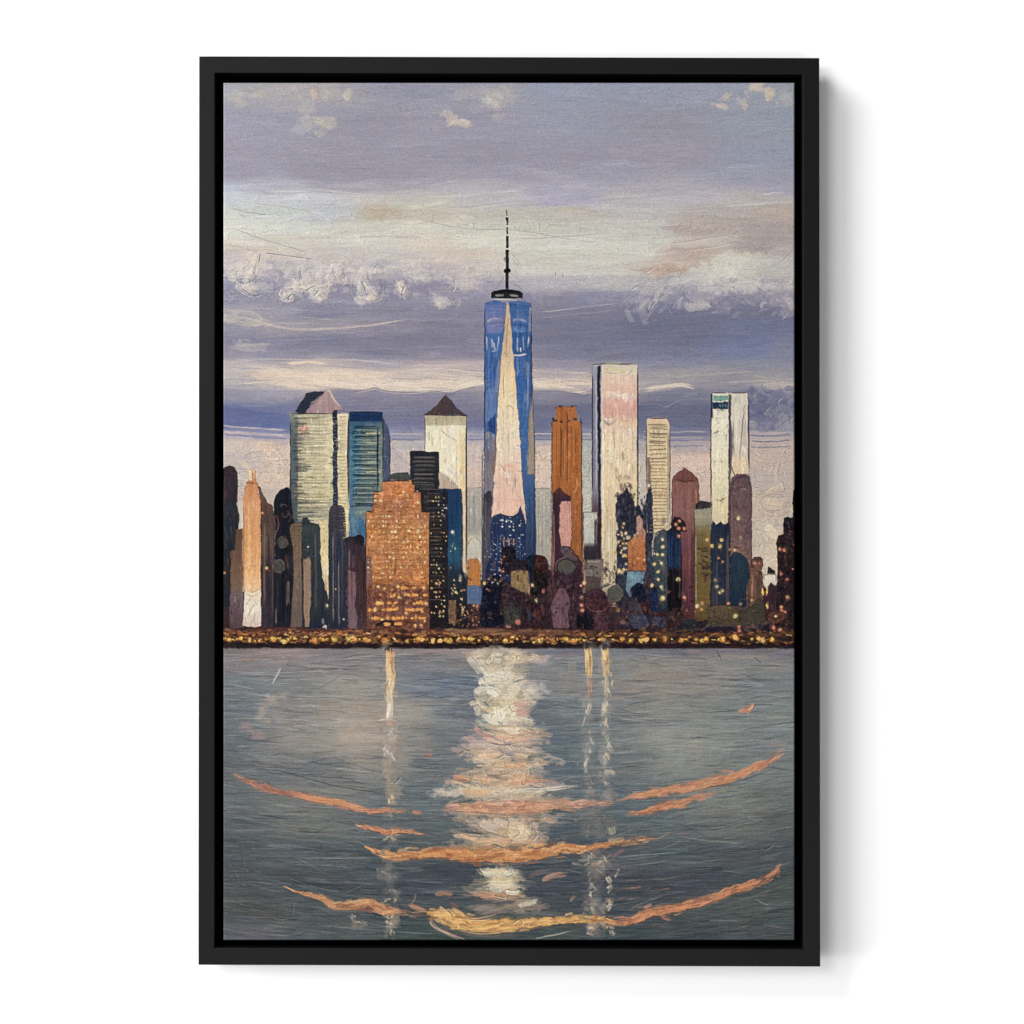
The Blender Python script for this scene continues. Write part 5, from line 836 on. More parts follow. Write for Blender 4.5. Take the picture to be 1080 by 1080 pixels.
for pts, w, c in [([(495,693),(503,702),(512,712)],11,(206,200,180)),([(503,696),(512,706),(518,716)],9,(214,208,188)),([(517,693),(524,694),(531,697)],11,(212,204,178)),([(505,720),(516,716),(530,714),(545,712)],11,(222,216,196)),([(512,726),(522,730),(527,736)],9,(232,228,208)),([(500,732),(508,726),(518,722)],7,(224,218,198)),
    ([(526,748),(527,756),(528,762)],13,(236,232,212)),([(510,754),(522,760),(540,760)],8,(230,224,202)),([(540,742),(552,743),(562,741)],7,(206,160,150)),([(542,750),(552,752),(560,750)],8,(206,152,142)),([(536,700),(552,696),(568,693)],5,(222,196,164)),([(530,768),(542,772),(552,770)],5,(226,218,186)),([(500,744),(504,750),(502,756)],6,(206,200,170)),
    ([(548,728),(556,722),(566,722)],6,(184,178,166)),([(554,734),(560,730),(566,732)],5,(200,194,180)),([(500,764),(506,772),(520,778)],6,(196,150,140)),([(520,775),(540,780),(575,776)],5,(222,180,150)),([(492,786),(510,784),(526,788)],6,(200,180,170)),([(502,796),(515,798),(530,794)],5,(226,190,152)),([(532,806),(545,808),(560,806)],6,(216,164,116)),([(476,819),(486,821),(500,823)],5,(214,140,96)),([(484,832),(500,836),(520,834)],6,(218,170,116)),
    ([(525,836),(550,834),(580,832),(618,828)],4,(216,206,186)),([(530,828),(560,824),(600,822)],3.5,(206,150,120)),([(505,866),(515,872),(530,876)],9,(206,190,178)),([(520,864),(530,868),(534,874)],7,(210,192,176)),([(535,878),(548,880),(560,878)],14,(226,204,166)),([(545,872),(554,876),(560,882)],8,(230,208,166)),([(484,880),(494,884),(506,885)],4,(226,184,130)),([(510,887),(530,886),(545,888)],4,(216,170,136)),
    ([(500,918),(515,922),(535,922),(550,920)],6,(220,214,184)),([(515,930),(528,933),(545,930)],8,(222,212,174)),([(532,940),(542,942),(550,940)],5,(232,222,196)),([(516,936),(524,939),(532,940)],5,(196,192,184)),([(502,946),(520,944),(540,948)],5,(206,150,116)),([(545,956),(556,953),(570,950)],6,(206,196,170)),([(458,944),(468,942),(480,944)],6,(160,122,100)),([(570,930),(582,924),(600,922)],6,(190,144,116))]:
    stroke(pts, w, c, .85, dry=.5, thick=1.)
for pts in [[(507,712),(510,716),(512,720)],[(495,690),(504,700),(508,708)],[(499,736),(499,732),(503,740)],[(521,694),(530,694),(533,699)],[(527,698),(532,704),(524,700)],[(536,744),(539,748),(541,752)],[(523,760),(530,764),(530,768)],[(500,764),(510,770),(530,776)],[(515,783),(528,786),(545,784)],[(525,800),(532,796),(540,798)],[(528,792),(532,796)],[(490,818),(498,822),(508,824)],[(556,828),(566,831),(578,830)],[(484,786),(488,790)],
            [(498,862),(508,874),(518,880)],[(534,860),(537,866),(536,874)],[(560,872),(566,880),(560,888)],[(508,904),(516,896),(528,892)],[(520,944),(536,948)],[(550,712),(556,716),(572,716)],[(514,724),(508,722),(512,726)],[(549,806),(560,812),(570,816)],[(512,816),(524,818),(540,815)],[(540,884),(548,878),(540,870)]]:
    vein(pts, (96,84,92), (236,226,206), 1., .65)
for pts, w, c in [([(500,731),(498,736),(504,741)],2.4,(96,96,130)),([(484,784),(489,790),(500,792)],2.4,(120,116,112)),([(515,782),(530,786),(546,784)],1.8,(130,110,110)),([(553,800),(565,797),(580,795)],4,(98,106,116)),([(512,816),(524,820),(540,820)],3,(130,110,114)),([(538,863),(550,861),(570,862)],4,(120,128,126)),([(490,872),(505,876),(516,881)],4,(150,130,124)),([(566,876),(576,872),(584,878)],10,(92,104,108)),
    ([(480,910),(500,918),(510,930)],9,(62,68,78)),([(440,915),(470,920),(508,930)],12,(60,68,78)),([(520,953),(535,952),(545,950)],4,(70,70,96)),([(440,950),(490,953),(540,950)],5,(72,80,90)),([(550,936),(575,934),(600,930)],5,(74,78,92)),([(554,926),(570,920),(588,918)],5,(110,100,104)),([(536,722),(555,716),(574,718)],2,(120,124,130))]:
    stroke(pts, w, c, .75, dry=.6)

# narrow lamp reflections
def smear(pts, w, c, al=.8):
    if pts[0][1] < 762: stroke(pts, w, c, al, dry=.5, thick=.8); return
    m = pts[len(pts) // 2]
    cloud(m[0], m[1], w * 1.3 + 1, abs(pts[-1][1] - pts[0][1]) * .6 + 2, tuple(v * .85 for v in c), .5, edge=.9, rag=1.4)
    for _ in range(5):
        p = rnd.choice(pts); q = rnd.choice([a_ for a_ in pts if a_ != p]); t_ = rnd.random(); x_ = p[0] + (q[0]-p[0]) * t_ + rnd.gauss(0, w * .3); y_ = p[1] + (q[1]-p[1]) * t_
        dab(x_, y_, rnd.uniform(3,9), rnd.uniform(.9,2.6), math.degrees(math.atan2(q[1]-p[1], q[0]-p[0] + .01)) + rnd.gauss(0,20), tuple(np.array(c) + rnd.choice((16,0,-20))), rnd.uniform(.5,.85), .8)
for xc_, ya_, yb_, c_r, al_ in [(411,684,850,(176,160,136),.5),(411,850,985,(140,136,126),.28),(621,684,840,(150,148,138),.42),(639,684,840,(160,156,144),.45),(630,840,985,(128,124,124),.42)]:
    y = ya_
    while y < yb_:
        cloud(xc_ + rnd.gauss(0, 1.4), y, rnd.uniform(4, 9) * (1.6 if xc_ == 630 else 1), rnd.uniform(5, 10), c_r, al_, edge=.9, rag=1.3); y += 8
for x, y, rx, ry, c, al in [(345,752,60,22,(154,146,132),.35),(385,775,52,34,(176,160,140),.45),(400,800,40,18,(150,142,128),.35),(392,740,36,22,(160,150,136),.35),(700,712,60,14,(150,142,130),.4),(690,780,74,16,(150,154,142),.35),(730,800,60,12,(146,148,136),.3),(620,790,30,40,(120,128,124),.3),(600,722,20,26,(146,142,132),.4),(770,856,50,18,(124,130,122),.3),(330,840,60,12,(122,126,120),.35),(520,700,70,9,(150,140,132),.35)]:
    cloud(x, y, rx, ry, c, al, edge=1.1, rag=.8)
lr = bid('painted_lamp_reflection', 'narrow wavering yellow-white lamp reflection painted under the gold building')
stroke([(408,682),(411,686),(413,684)],8,(44,38,48),.8); stroke([(412,683),(411.5,700),(412.5,716),(410,730),(411.5,745),(411,760)],[9,9,10,8,7,6],(226,180,110),.95,dry=.3,taper=(0,.1),idn=lr,c2=(214,206,186))
for pts, w, c in [([(408,684),(410,696),(408,708)],2.4,(246,206,130)),([(414,690),(413,704),(416,714)],2,(176,126,70)),([(411,700),(412,715),(408,728)],3,(228,206,160)),([(411,716),(406,728),(410,740)],1.2,(110,96,70)),([(415,700),(418,712),(413,722)],1.2,(130,110,80)),([(412,740),(410,752),(409,760)],4,(230,222,204)),
    ([(399,760),(408,759),(420,761)],2.4,(216,190,170)),([(404,763),(414,762),(421,764)],1.4,(206,150,130)),([(413,768),(408,780),(406,796)],5,(206,200,184)),([(416,764),(419,772),(414,780)],4,(196,190,174)),([(408,790),(414,800),(416,802)],4,(196,190,174)),([(412,806),(414,816),(411,824)],7,(170,158,136)),([(411,824),(412,836),(412,846)],7,(190,172,140)),([(410,838),(414,846)],5,(214,190,140)),
    ([(407,853),(412,858),(416,862)],3,(206,170,130)),([(405,886),(412,882),(418,878)],3,(196,186,166)),([(413,884),(417,886)],3,(206,170,130)),([(413,938),(418,944),(416,952)],4,(190,180,160)),([(404,952),(410,958),(416,966),(410,976)],5,(206,184,150)),([(400,954),(406,950),(412,948)],4,(206,180,146)),([(412,966),(408,976),(412,984)],5,(200,186,166)),([(410,974),(414,984)],4,(190,176,150)),
    ([(398,916),(406,922),(418,926)],7,(176,166,146)),([(370,966),(380,974),(392,980)],7,(176,166,146)),([(369,966),(374,974)],4,(150,144,130))]:
    smear(pts, w, c, .85)
for xc, s_, lb in [(621,1,'slim flickering yellow lamp reflection, left one of the pair under the pale pink tower'),(639,2,'slim flickering yellow lamp reflection, right one of the pair under the pale pink tower')]:
    q_ = bid('painted_lamp_reflection', lb); o = xc - 621
    stroke([(617+o,681),(624+o,683)],7,(30,26,36),.8)
    stroke([(620+o,683),(621+o,700),(621+o,716)],[7,8,6],(226,186,120),.95,dry=.3,taper=(0,.2),idn=q_)
    stroke([(619+o,686),(620+o,698)],2.4,(246,220,150),.8); stroke([(623+o,690),(622+o,706)],2,(150,110,70),.7); stroke([(621+o,712),(622+o,726),(620+o,740)],[5,5,3],(190,140,110) if s_ == 1 else (206,190,150),.8,dry=.5,idn=q_)
    for pts, w, c in [([(623+o,740),(619+o,750),(616+o,756)],4,(214,204,176)),([(616+o,748),(622+o,750)],3,(206,196,170)),([(618+o,756),(615+o,766)],2.,(180,176,164)),([(620+o,770),(625+o,782),(620+o,794),(616+o,802)],2.6,(190,186,174)),([(622+o,790),(620+o,808)],1.4,(206,200,184)),([(624+o,780),(626+o,790)],1.6,(200,194,180)),([(619+o,812),(621+o,824)],7,(150,148,140)),([(622+o,824),(624+o,836)],5,(170,160,150)),([(620+o,858),(624+o,870),(620+o,884)],9,(140,136,128)),
        ([(626+o,900),(620+o,908),(612+o,914)],6,(176,166,148)),([(620+o,906),(628+o,916),(636+o,920)],7,(150,144,132)),([(622+o,940),(626+o,950),(620+o,958)],6,(190,180,156)),([(618+o,968),(626+o,974),(630+o,984)],6,(186,166,136)),([(628+o,984),(620+o,978)],3,(206,190,160))]:
        smear([(p[0] + rnd.gauss(0,1), p[1] + rnd.gauss(0,1.5)) for p in pts], w, c, .8)
for _ in range(46):
    x = rnd.choice([rnd.gauss(641,4), rnd.gauss(622,4), rnd.uniform(590,650)]); y = rnd.uniform(895, 985)
    dab(x, y, rnd.uniform(5,14), rnd.uniform(1.2,3.4), rnd.uniform(-70,70), rnd.choice([(186,176,156),(206,196,170),(140,130,130),(110,96,110),(196,150,110)]), .7, .7)
for _ in range(26): dab(rnd.gauss(640,3), rnd.uniform(700,800), rnd.uniform(4,12), rnd.uniform(1.2,3), rnd.uniform(60,110), rnd.choice([(196,190,170),(150,150,142),(226,206,150)]), .7, .6)
stroke([(636,816),(644,814),(650,818)],5,(196,184,156),.7); dab(604,704,12,12,0,(150,144,132),.7,.6); ring(606,700,7,6,(160,154,142),.8,.6,180,340); dab(646,876,12,10,80,(214,200,150),.6,.8)
dab(593,853,10,3,0,(90,90,96),.6)

# peach arcs
def arc(label, pts, ws, c, c2=None, al=.92, n=5, hi=(236,180,120), lo=(150,84,66), dry=.45, lip=True):
    q_ = bid('painted_ripple', label)
    if lip: stroke([(p[0], p[1] + .42 * max(ws)) for p in pts], 1.6, (96,72,76), .55, dry=.5)
    stroke(pts, [w * 1.5 for w in ws], tuple(v * .72 + 24 for v in c), .35, dry=1., taper=(.2,.2), thick=.4, warp=2.4, soft=2.)
    stroke(pts, ws, c, al, dry=dry, taper=(.12,.12), idn=q_, c2=c2, thick=1.3, warp=2.3)
    P = smooth(pts, 10)
    for k in range(n * 13):
        p = P[rnd.randrange(2, len(P) - 2)]; i = P.index(p); r_ = P[min(len(P)-1, i+1)]; an = math.degrees(math.atan2(r_[1]-p[1], r_[0]-p[0] + 1e-6))
        w = np.interp(i / len(P), np.linspace(0,1,len(ws)), ws)
        dab(p[0], p[1] + rnd.gauss(0, w * .34), rnd.uniform(6,20), max(.9, w * rnd.uniform(.15,.4)), an + rnd.gauss(0,7), rnd.choice([hi, lo, tuple((a_ + b_) / 2 for a_, b_ in zip(c, hi)), c]), .6, .6)
arc('long dull rose to orange ripple painted across the left of the water', [(250,818),(262,824),(276,830),(296,835),(320,840),(345,845),(365,849),(390,855),(415,854),(442,858)], [3,6,6,4,7,6,6,5,5,3], (176,112,104), (214,138,88), hi=(226,160,100))
stroke([(306,836),(325,841),(352,845),(372,850),(396,855)],[5,7,5,5],(216,148,96),.8)
arc('short orange ripple painted left of the centre reflection, middle height', [(376,870),(390,874),(410,877),(428,877),(450,880)], [2,4,5,4,2], (210,128,80), n=3)
arc('long thick orange ripple painted across the centre of the water', [(388,894),(400,900),(420,902),(450,900),(480,901),(510,903),(545,903),(570,900),(590,896),(610,895),(640,890),(670,887),(706,882)], [4,9,8,10,12,13,13,11,8,6,5,6,3], (216,140,76), n=14, hi=(238,186,110), lo=(160,92,60))
arc('golden ripple painted across the foot of the water', [(296,934),(315,941),(340,948),(352,955),(370,955),(390,953),(405,959),(425,962),(450,966)], [1.5,2,5,7,8,10,8,5,5], (206,140,90), n=6, hi=(232,180,116))
arc('bright golden ripple painted at the very foot of the centre reflection', [(452,964),(470,967),(490,974),(515,977),(545,975),(570,972),(600,970),(630,970),(652,975)], [6,16,14,13,10,8,7,8,5], (226,168,80), n=14, hi=(242,200,110), lo=(150,96,66))
for pts in [[(462,958),(474,962),(480,970)],[(478,960),(490,964),(500,972)],[(500,968),(512,966),(524,963)],[(453,968),(462,978),(476,984),(492,991)],[(486,966),(500,970),(520,968)],[(520,976),(530,972),(536,978)],[(540,974),(548,970),(552,978)],[(480,980),(510,984),(540,980)]]: vein(pts, (110,72,70), (240,206,150), 1.2, .75)
stroke([(453,966),(456,976),(470,984),(490,992)],3,(196,170,140),.85); stroke([(434,954),(438,946),(436,940)],1.4,(190,160,130),.8); stroke([(560,990),(580,987),(610,980)],1.4,(190,186,170),.7); stroke([(480,984),(520,988),(560,985)],3,(120,100,96),.6); stroke([(430,953),(440,958),(452,962)],5,(196,136,100),.8)
for pts in [[(463,956),(468,960),(474,963)],[(476,958),(484,962),(492,968)]]: stroke(pts,4,(236,184,110),.85)
arc('long coral ripple painted low on the right of the water', [(644,973),(664,971),(682,965),(700,960),(720,956),(745,949),(768,940),(790,934),(810,926),(820,918),(821,916)], [5,9,9,8,7,9,9,8,7,7,6], (212,136,84), n=9, hi=(226,150,106), lo=(150,88,80))
stroke([(694,962),(702,968),(710,970)],4,(196,124,90),.8); stroke([(815,914),(826,912),(834,910)],1.2,(176,150,140),.7)
arc('long coral ripple painted at the right just below mid-water', [(654,843),(675,839),(700,835),(725,831),(750,825),(775,818),(795,810),(812,803),(826,794)], [3,6,8,8,9,9,9,8,3], (212,142,94), n=8, hi=(222,154,120), lo=(176,108,90))
stroke([(740,832),(775,825),(800,817),(824,806)],1.3,(84,80,86),.8)
arc('shorter coral ripple painted under the long one at the right', [(662,858),(680,856),(700,851),(720,846),(738,840),(752,836)], [3,5,7,7,6,3], (210,138,90), n=4, hi=(220,150,116))
arc('soft peach ripple crossing the centre reflection', [(464,850),(490,851),(520,853),(550,852),(580,850),(610,848),(650,846)], [4,8,11,11,9,6,3], (212,152,110), n=7, hi=(226,174,142), lo=(160,110,104), al=.75)
arc('tiny coral fleck painted in the upper right of the water', [(778,751),(786,749),(792,746),(797,739)], [2,5,5,2], (206,136,106), n=1, lip=False)
dab(452,796,9,2.4,25,(190,116,90),.9,.3); dab(440,857,12,4,5,(200,130,90),.8); stroke([(714,880),(724,878),(732,878)],1.6,(150,110,110),.6); stroke([(810,787),(822,785),(834,784)],2,(160,124,116),.6)
for _ in range(14): dab(rnd.uniform(655,700), rnd.uniform(936,962), rnd.uniform(8,20), 1.6, -8, (176,120,90), .5, .9)
stroke([(643,888),(655,889),(665,882),(672,888),(684,886)],2,(120,90,84),.7); dab(650,886,20,6,-10,(222,176,116),.7); dab(652,900,18,3,-30,(150,96,100),.7); dab(642,928,9,5,60,(214,206,170),.8); dab(643,935,8,3,-30,(226,216,180),.8)

# ------------------------------------------------------------------ folds of thick paint
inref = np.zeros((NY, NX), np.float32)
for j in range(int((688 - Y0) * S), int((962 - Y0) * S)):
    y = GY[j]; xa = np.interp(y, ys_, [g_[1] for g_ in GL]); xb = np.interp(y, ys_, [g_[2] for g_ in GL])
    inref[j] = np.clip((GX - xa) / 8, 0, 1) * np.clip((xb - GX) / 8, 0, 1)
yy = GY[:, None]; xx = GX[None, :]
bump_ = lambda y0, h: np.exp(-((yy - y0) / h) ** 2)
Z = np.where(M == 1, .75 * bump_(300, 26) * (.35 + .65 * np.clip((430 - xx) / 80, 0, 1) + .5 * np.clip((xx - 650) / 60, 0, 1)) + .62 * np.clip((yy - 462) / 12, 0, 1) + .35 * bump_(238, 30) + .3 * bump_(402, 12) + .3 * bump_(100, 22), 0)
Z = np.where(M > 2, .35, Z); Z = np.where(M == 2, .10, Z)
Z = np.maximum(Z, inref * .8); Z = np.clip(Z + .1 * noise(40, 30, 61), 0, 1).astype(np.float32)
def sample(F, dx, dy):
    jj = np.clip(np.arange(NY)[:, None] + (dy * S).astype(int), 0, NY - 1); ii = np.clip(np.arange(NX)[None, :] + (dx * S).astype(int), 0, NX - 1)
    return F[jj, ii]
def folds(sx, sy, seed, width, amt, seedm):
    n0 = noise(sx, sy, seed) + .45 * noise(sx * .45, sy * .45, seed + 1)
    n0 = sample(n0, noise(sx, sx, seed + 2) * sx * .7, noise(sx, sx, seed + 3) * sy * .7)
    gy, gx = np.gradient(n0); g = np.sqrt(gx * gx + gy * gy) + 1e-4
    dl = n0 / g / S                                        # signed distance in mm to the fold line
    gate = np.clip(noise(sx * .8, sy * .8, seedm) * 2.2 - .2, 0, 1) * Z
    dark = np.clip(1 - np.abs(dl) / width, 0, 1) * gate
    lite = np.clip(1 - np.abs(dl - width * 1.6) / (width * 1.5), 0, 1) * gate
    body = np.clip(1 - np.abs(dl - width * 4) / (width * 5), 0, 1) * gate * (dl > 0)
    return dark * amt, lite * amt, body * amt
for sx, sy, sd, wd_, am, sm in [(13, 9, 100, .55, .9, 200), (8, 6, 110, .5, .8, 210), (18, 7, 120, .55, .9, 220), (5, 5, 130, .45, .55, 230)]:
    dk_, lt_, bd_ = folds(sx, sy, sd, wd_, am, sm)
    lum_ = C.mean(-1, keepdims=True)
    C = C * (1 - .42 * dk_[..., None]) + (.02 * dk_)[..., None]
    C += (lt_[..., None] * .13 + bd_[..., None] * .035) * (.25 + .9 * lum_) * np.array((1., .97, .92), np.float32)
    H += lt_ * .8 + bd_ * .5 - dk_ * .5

# ------------------------------------------------------------------ grain of the print
hair = np.zeros((NY, NX), np.float32)
A_, B_ = noise(30, .9, 40), noise(12, .8, 41)
hair[:] = (A_ * .55 + B_ * .45)
vert = noise(.9, 22, 42) * .6 + noise(.8, 8, 43) * .4
isb = ((M > 3) & (M < sh)).astype(np.float32)
tex_ = hair * (1 - isb) + vert * isb * .9
ysc = np.interp(GY, [87, 190, 300, 480, 680, 700, 992], [.016, .018, .022, .03, .03, .046, .060])[:, None]
grain = R.uniform(-1, 1, (NY, NX)).astype(np.float32) * .5 + noise(1., 1., 44) * .5
lum = C.mean(-1)
C += (tex_ * ysc + grain * .055)[..., None] * (.45 + .8 * lum)[..., None]
gx_ = noise(7, 7, 45); C += np.stack([gx_ * .008, 0 * gx_, -gx_ * .008], -1)
wat_ = ((M == 2)[..., None]).astype(np.float32)
C = C * (1 + wat_ * np.array((.012, .0, .035), np.float32))
band_ = (np.exp(-((GY - 345) / 26) ** 2)[:, None] * .055 + np.exp(-((GY - 432) / 16) ** 2)[:, None] * .04) * (M == 1)
C = C * (1 - band_[..., None].astype(np.float32))
# thin rows of dark specks left by the weave
row = (noise(24, .95, 46) > .55) & (R.uniform(0, 1, (NY, NX)) > .55) & (((np.arange(NX) // 2) % 2) == 0)[None, :]
C -= (row * .05)[..., None].astype(np.float32)
def blur(A):
    B = (np.roll(A, 1, 0) + np.roll(A, -1, 0) + 2 * A) / 4
    return (np.roll(B, 1, 1) + np.roll(B, -1, 1) + 2 * B) / 4
bl_ = blur(blur(C)); C = C + .75 * (C - bl_)
lm_ = (C @ np.array((.3, .59, .11), np.float32))[..., None]
C = lm_ + (C - lm_) * .80
C = C * np.array((1.018, 1.0, .968), np.float32)
yel = np.clip((C[..., 1] - C[..., 2]) * 4 - .2, 0, 1) * (lm_[..., 0] > .55)
C[..., 0] += yel * .015; C[..., 2] += yel * .03; C[..., 1] -= yel * .006
C = np.clip(C, .02, .97)
H += tex_ * .16 + STH * .12 * (1 - isb) + grain * .10
# === SCENE ===
WLD = .10
LAMPS = [('side_lamp', -9.74, -.22, 2.2, 5.4, 1720), ('front_lamp', -1.9, -2.41, 11.3, 3.4, 262), ('upper_lamp', -5.63, 5.3, 5.1, 3.6, 1240), ('key_lamp', -1.7, 1.0, 1.5, 1.5, 90)]
import bpy, bmesh
scene = bpy.context.scene
col = scene.collection
MM = .001
D = 3.0                                   # camera to the front of the frame
def wx(px): return (px - 540) * MM
def wz(py): return (540 - py) * MM

def new_mat(name):
    m = bpy.data.materials.new(name); m.use_nodes = True
    nt_ = m.node_tree; nt_.nodes.clear()
    out = nt_.nodes.new('ShaderNodeOutputMaterial'); b_ = nt_.nodes.new('ShaderNodeBsdfPrincipled')
    nt_.links.new(b_.outputs[0], out.inputs[0])
    return m, nt_, b_

# wall: matt white paint with a very faint roller texture
m_wall, n_, b_ = new_mat('white_wall_paint')
b_.inputs['Base Color'].default_value = (.9, .9, .9, 1); b_.inputs['Roughness'].default_value = .9
b_.inputs['Specular IOR Level'].default_value = .2
tc = n_.nodes.new('ShaderNodeTexCoord'); ns = n_.nodes.new('ShaderNodeTexNoise'); bp = n_.nodes.new('ShaderNodeBump')
ns.inputs['Scale'].default_value = 260; ns.inputs['Detail'].default_value = 3
bp.inputs['Strength'].default_value = .03; bp.inputs['Distance'].default_value = .001
n_.links.new(tc.outputs['Object'], ns.inputs['Vector']); n_.links.new(ns.outputs['Fac'], bp.inputs['Height']); n_.links.new(bp.outputs[0], b_.inputs['Normal'])

# satin black frame lacquer
m_fr, n_, b_ = new_mat('black_frame_lacquer')
b_.inputs['Roughness'].default_value = .42; b_.inputs['Specular IOR Level'].default_value = .10
tc = n_.nodes.new('ShaderNodeTexCoord'); ns = n_.nodes.new('ShaderNodeTexNoise'); rp = n_.nodes.new('ShaderNodeValToRGB'); bp = n_.nodes.new('ShaderNodeBump')
ns.inputs['Scale'].default_value = 400; ns.inputs['Detail'].default_value = 4
rp.color_ramp.elements[0].color = (.004, .004, .004, 1); rp.color_ramp.elements[1].color = (.0055, .0055, .0055, 1)
bp.inputs['Strength'].default_value = .04; bp.inputs['Distance'].default_value = .0004
n_.links.new(tc.outputs['Object'], ns.inputs['Vector']); n_.links.new(ns.outputs['Fac'], rp.inputs[0]); n_.links.new(rp.outputs[0], b_.inputs['Base Color'])
n_.links.new(ns.outputs['Fac'], bp.inputs['Height']); n_.links.new(bp.outputs[0], b_.inputs['Normal'])

m_bk, n_, b_ = new_mat('black_backing')
b_.inputs['Base Color'].default_value = (.0012, .0012, .0012, 1); b_.inputs['Roughness'].default_value = 1; b_.inputs['Specular IOR Level'].default_value = 0

m_side, n_, b_ = new_mat('raw_canvas_edge')
ns = n_.nodes.new('ShaderNodeTexNoise'); rp = n_.nodes.new('ShaderNodeValToRGB'); ns.inputs['Scale'].default_value = 900
rp.color_ramp.elements[0].color = (.05, .05, .055, 1); rp.color_ramp.elements[1].color = (.09, .09, .095, 1)
n_.links.new(ns.outputs['Fac'], rp.inputs[0]); n_.links.new(rp.outputs[0], b_.inputs['Base Color']); b_.inputs['Roughness'].default_value = .9

# printed canvas: pigment colour per vertex, woven relief
m_cv, n_, b_ = new_mat('painted_canvas')
at = n_.nodes.new('ShaderNodeAttribute'); at.attribute_name = 'pigment'
n_.links.new(at.outputs['Color'], b_.inputs['Base Color'])
b_.inputs['Roughness'].default_value = .75; b_.inputs['Specular IOR Level'].default_value = .03
tc = n_.nodes.new('ShaderNodeTexCoord'); bp = n_.nodes.new('ShaderNodeBump')
w1 = n_.nodes.new('ShaderNodeTexWave'); w1.bands_direction = 'X'; w1.inputs['Scale'].default_value = 150; w1.inputs['Distortion'].default_value = 1.5; w1.inputs['Detail Scale'].default_value = 60
w2 = n_.nodes.new('ShaderNodeTexWave'); w2.bands_direction = 'Z'; w2.inputs['Scale'].default_value = 150; w2.inputs['Distortion'].default_value = 1.5; w2.inputs['Detail Scale'].default_value = 60
mx = n_.nodes.new('ShaderNodeMath'); mx.operation = 'MAXIMUM'
n_.links.new(tc.outputs['Object'], w1.inputs['Vector']); n_.links.new(tc.outputs['Object'], w2.inputs['Vector'])
n_.links.new(w1.outputs['Fac'], mx.inputs[0]); n_.links.new(w2.outputs['Fac'], mx.inputs[1]); n_.links.new(mx.outputs[0], bp.inputs['Height'])
bp.inputs['Strength'].default_value = .25; bp.inputs['Distance'].default_value = .0002
n_.links.new(bp.outputs[0], b_.inputs['Normal'])

def link(name, me, mat, parent=None, loc=None):
    o = bpy.data.objects.new(name, me); col.objects.link(o)
    if mat: me.materials.append(mat)
    if parent: o.parent = parent
    return o

# ---- wall
bm = bmesh.new()
bmesh.ops.create_cube(bm, size=1)
for v in bm.verts: v.co.x *= 9; v.co.z *= 7; v.co.y = .049 + (.1 if v.co.y > 0 else 0)
me = bpy.data.meshes.new('wall'); bm.to_mesh(me); bm.free()
w = link('wall', me, m_wall); w['kind'] = 'structure'; w['label'] = 'plain matt white wall behind the framed painting'

# ---- the picture
root = bpy.data.objects.new('framed_painting', None); col.objects.link(root); root.empty_display_size = .1
root['label'] = 'canvas painting of a city skyline over water, in a black frame on the white wall'
root['category'] = 'painting'

# frame: four mitred rails, rounded edges; corners as measured (outer, inner)
OC = [(209.9, 59.2), (864.2, 61.0), (865.2, 1019.6), (209.1, 1017.8)]
IC = [(226.9, 77.0), (846.2, 78.6), (847.0, 1000.6), (226.3, 999.4)]
DEP = .034; BV = 1.2
def rail(i, label):
    j = (i + 1) % 4
    def prof(o, n):
        # cross-section from outer back round the front to inner back, with bevelled edges
        ox, oy = o; ix, iy = n
        L = max(abs(ix - ox), abs(iy - oy))
        def P(f, y): return (wx(ox + (ix - ox) * f), y, wz(oy + (iy - oy) * f))
        b1 = BV / L
        s = BV * MM
        return [P(0, DEP), P(0, s), P(.13 * b1, .5 * s), P(.4 * b1, .13 * s), P(b1, 0), P(1 - b1, 0), P(1 - .4 * b1, .13 * s), P(1 - .13 * b1, .5 * s), P(1, s), P(1, DEP)]
    A, B = prof(OC[i], IC[i]), prof(OC[j], IC[j])
    n = len(A)
    vs = A + B; fs = []
    for k in range(n):
        k2 = (k + 1) % n
        fs.append((k, k2, n + k2, n + k))
    fs.append(tuple(range(n - 1, -1, -1))); fs.append(tuple(range(n, 2 * n)))
    me = bpy.data.meshes.new('frame_rail'); me.from_pydata(vs, [], fs); me.update()
    bm = bmesh.new(); bm.from_mesh(me); bmesh.ops.recalc_face_normals(bm, faces=bm.faces); bm.to_mesh(me); bm.free()
    o = link('frame_rail', me, m_fr, root); o['label'] = label
rail(0, 'top rail of the black frame'); rail(1, 'right rail of the black frame'); rail(2, 'bottom rail of the black frame'); rail(3, 'left rail of the black frame')

def box(name, xa, xb, ya, yb, za, zb, mat, parent, bev=0):
    bm = bmesh.new(); bmesh.ops.create_cube(bm, size=1)
    for v in bm.verts:
        v.co.x = xb if v.co.x > 0 else xa; v.co.y = yb if v.co.y > 0 else ya; v.co.z = zb if v.co.z > 0 else za
    if bev: bmesh.ops.bevel(bm, geom=bm.edges[:], offset=bev, segments=3, affect='EDGES')
    me = bpy.data.meshes.new(name); bm.to_mesh(me); bm.free()
    return link(name, me, mat, parent)
bk = box('backing_board', wx(222), wx(851), .0262, .030, wz(1005), wz(73), m_bk, root)
bk['label'] = 'black backing board showing as the dark gap round the canvas'

# canvas body (wrapped stretcher) and its painted face
CY = .0035                                 # face of the canvas sits a little behind the frame front
k_ = (D + CY) / D
def cx(px): return wx(px) * k_
def cz(py): return wz(py) * k_
cv = box('canvas', cx(X0 + .5), cx(X1 - .5), CY + .0012, .026, cz(Y1 - .5), cz(Y0 + .5), m_side, root, .0006)
cv['label'] = 'stretched canvas with a printed oil-style skyline on its face'

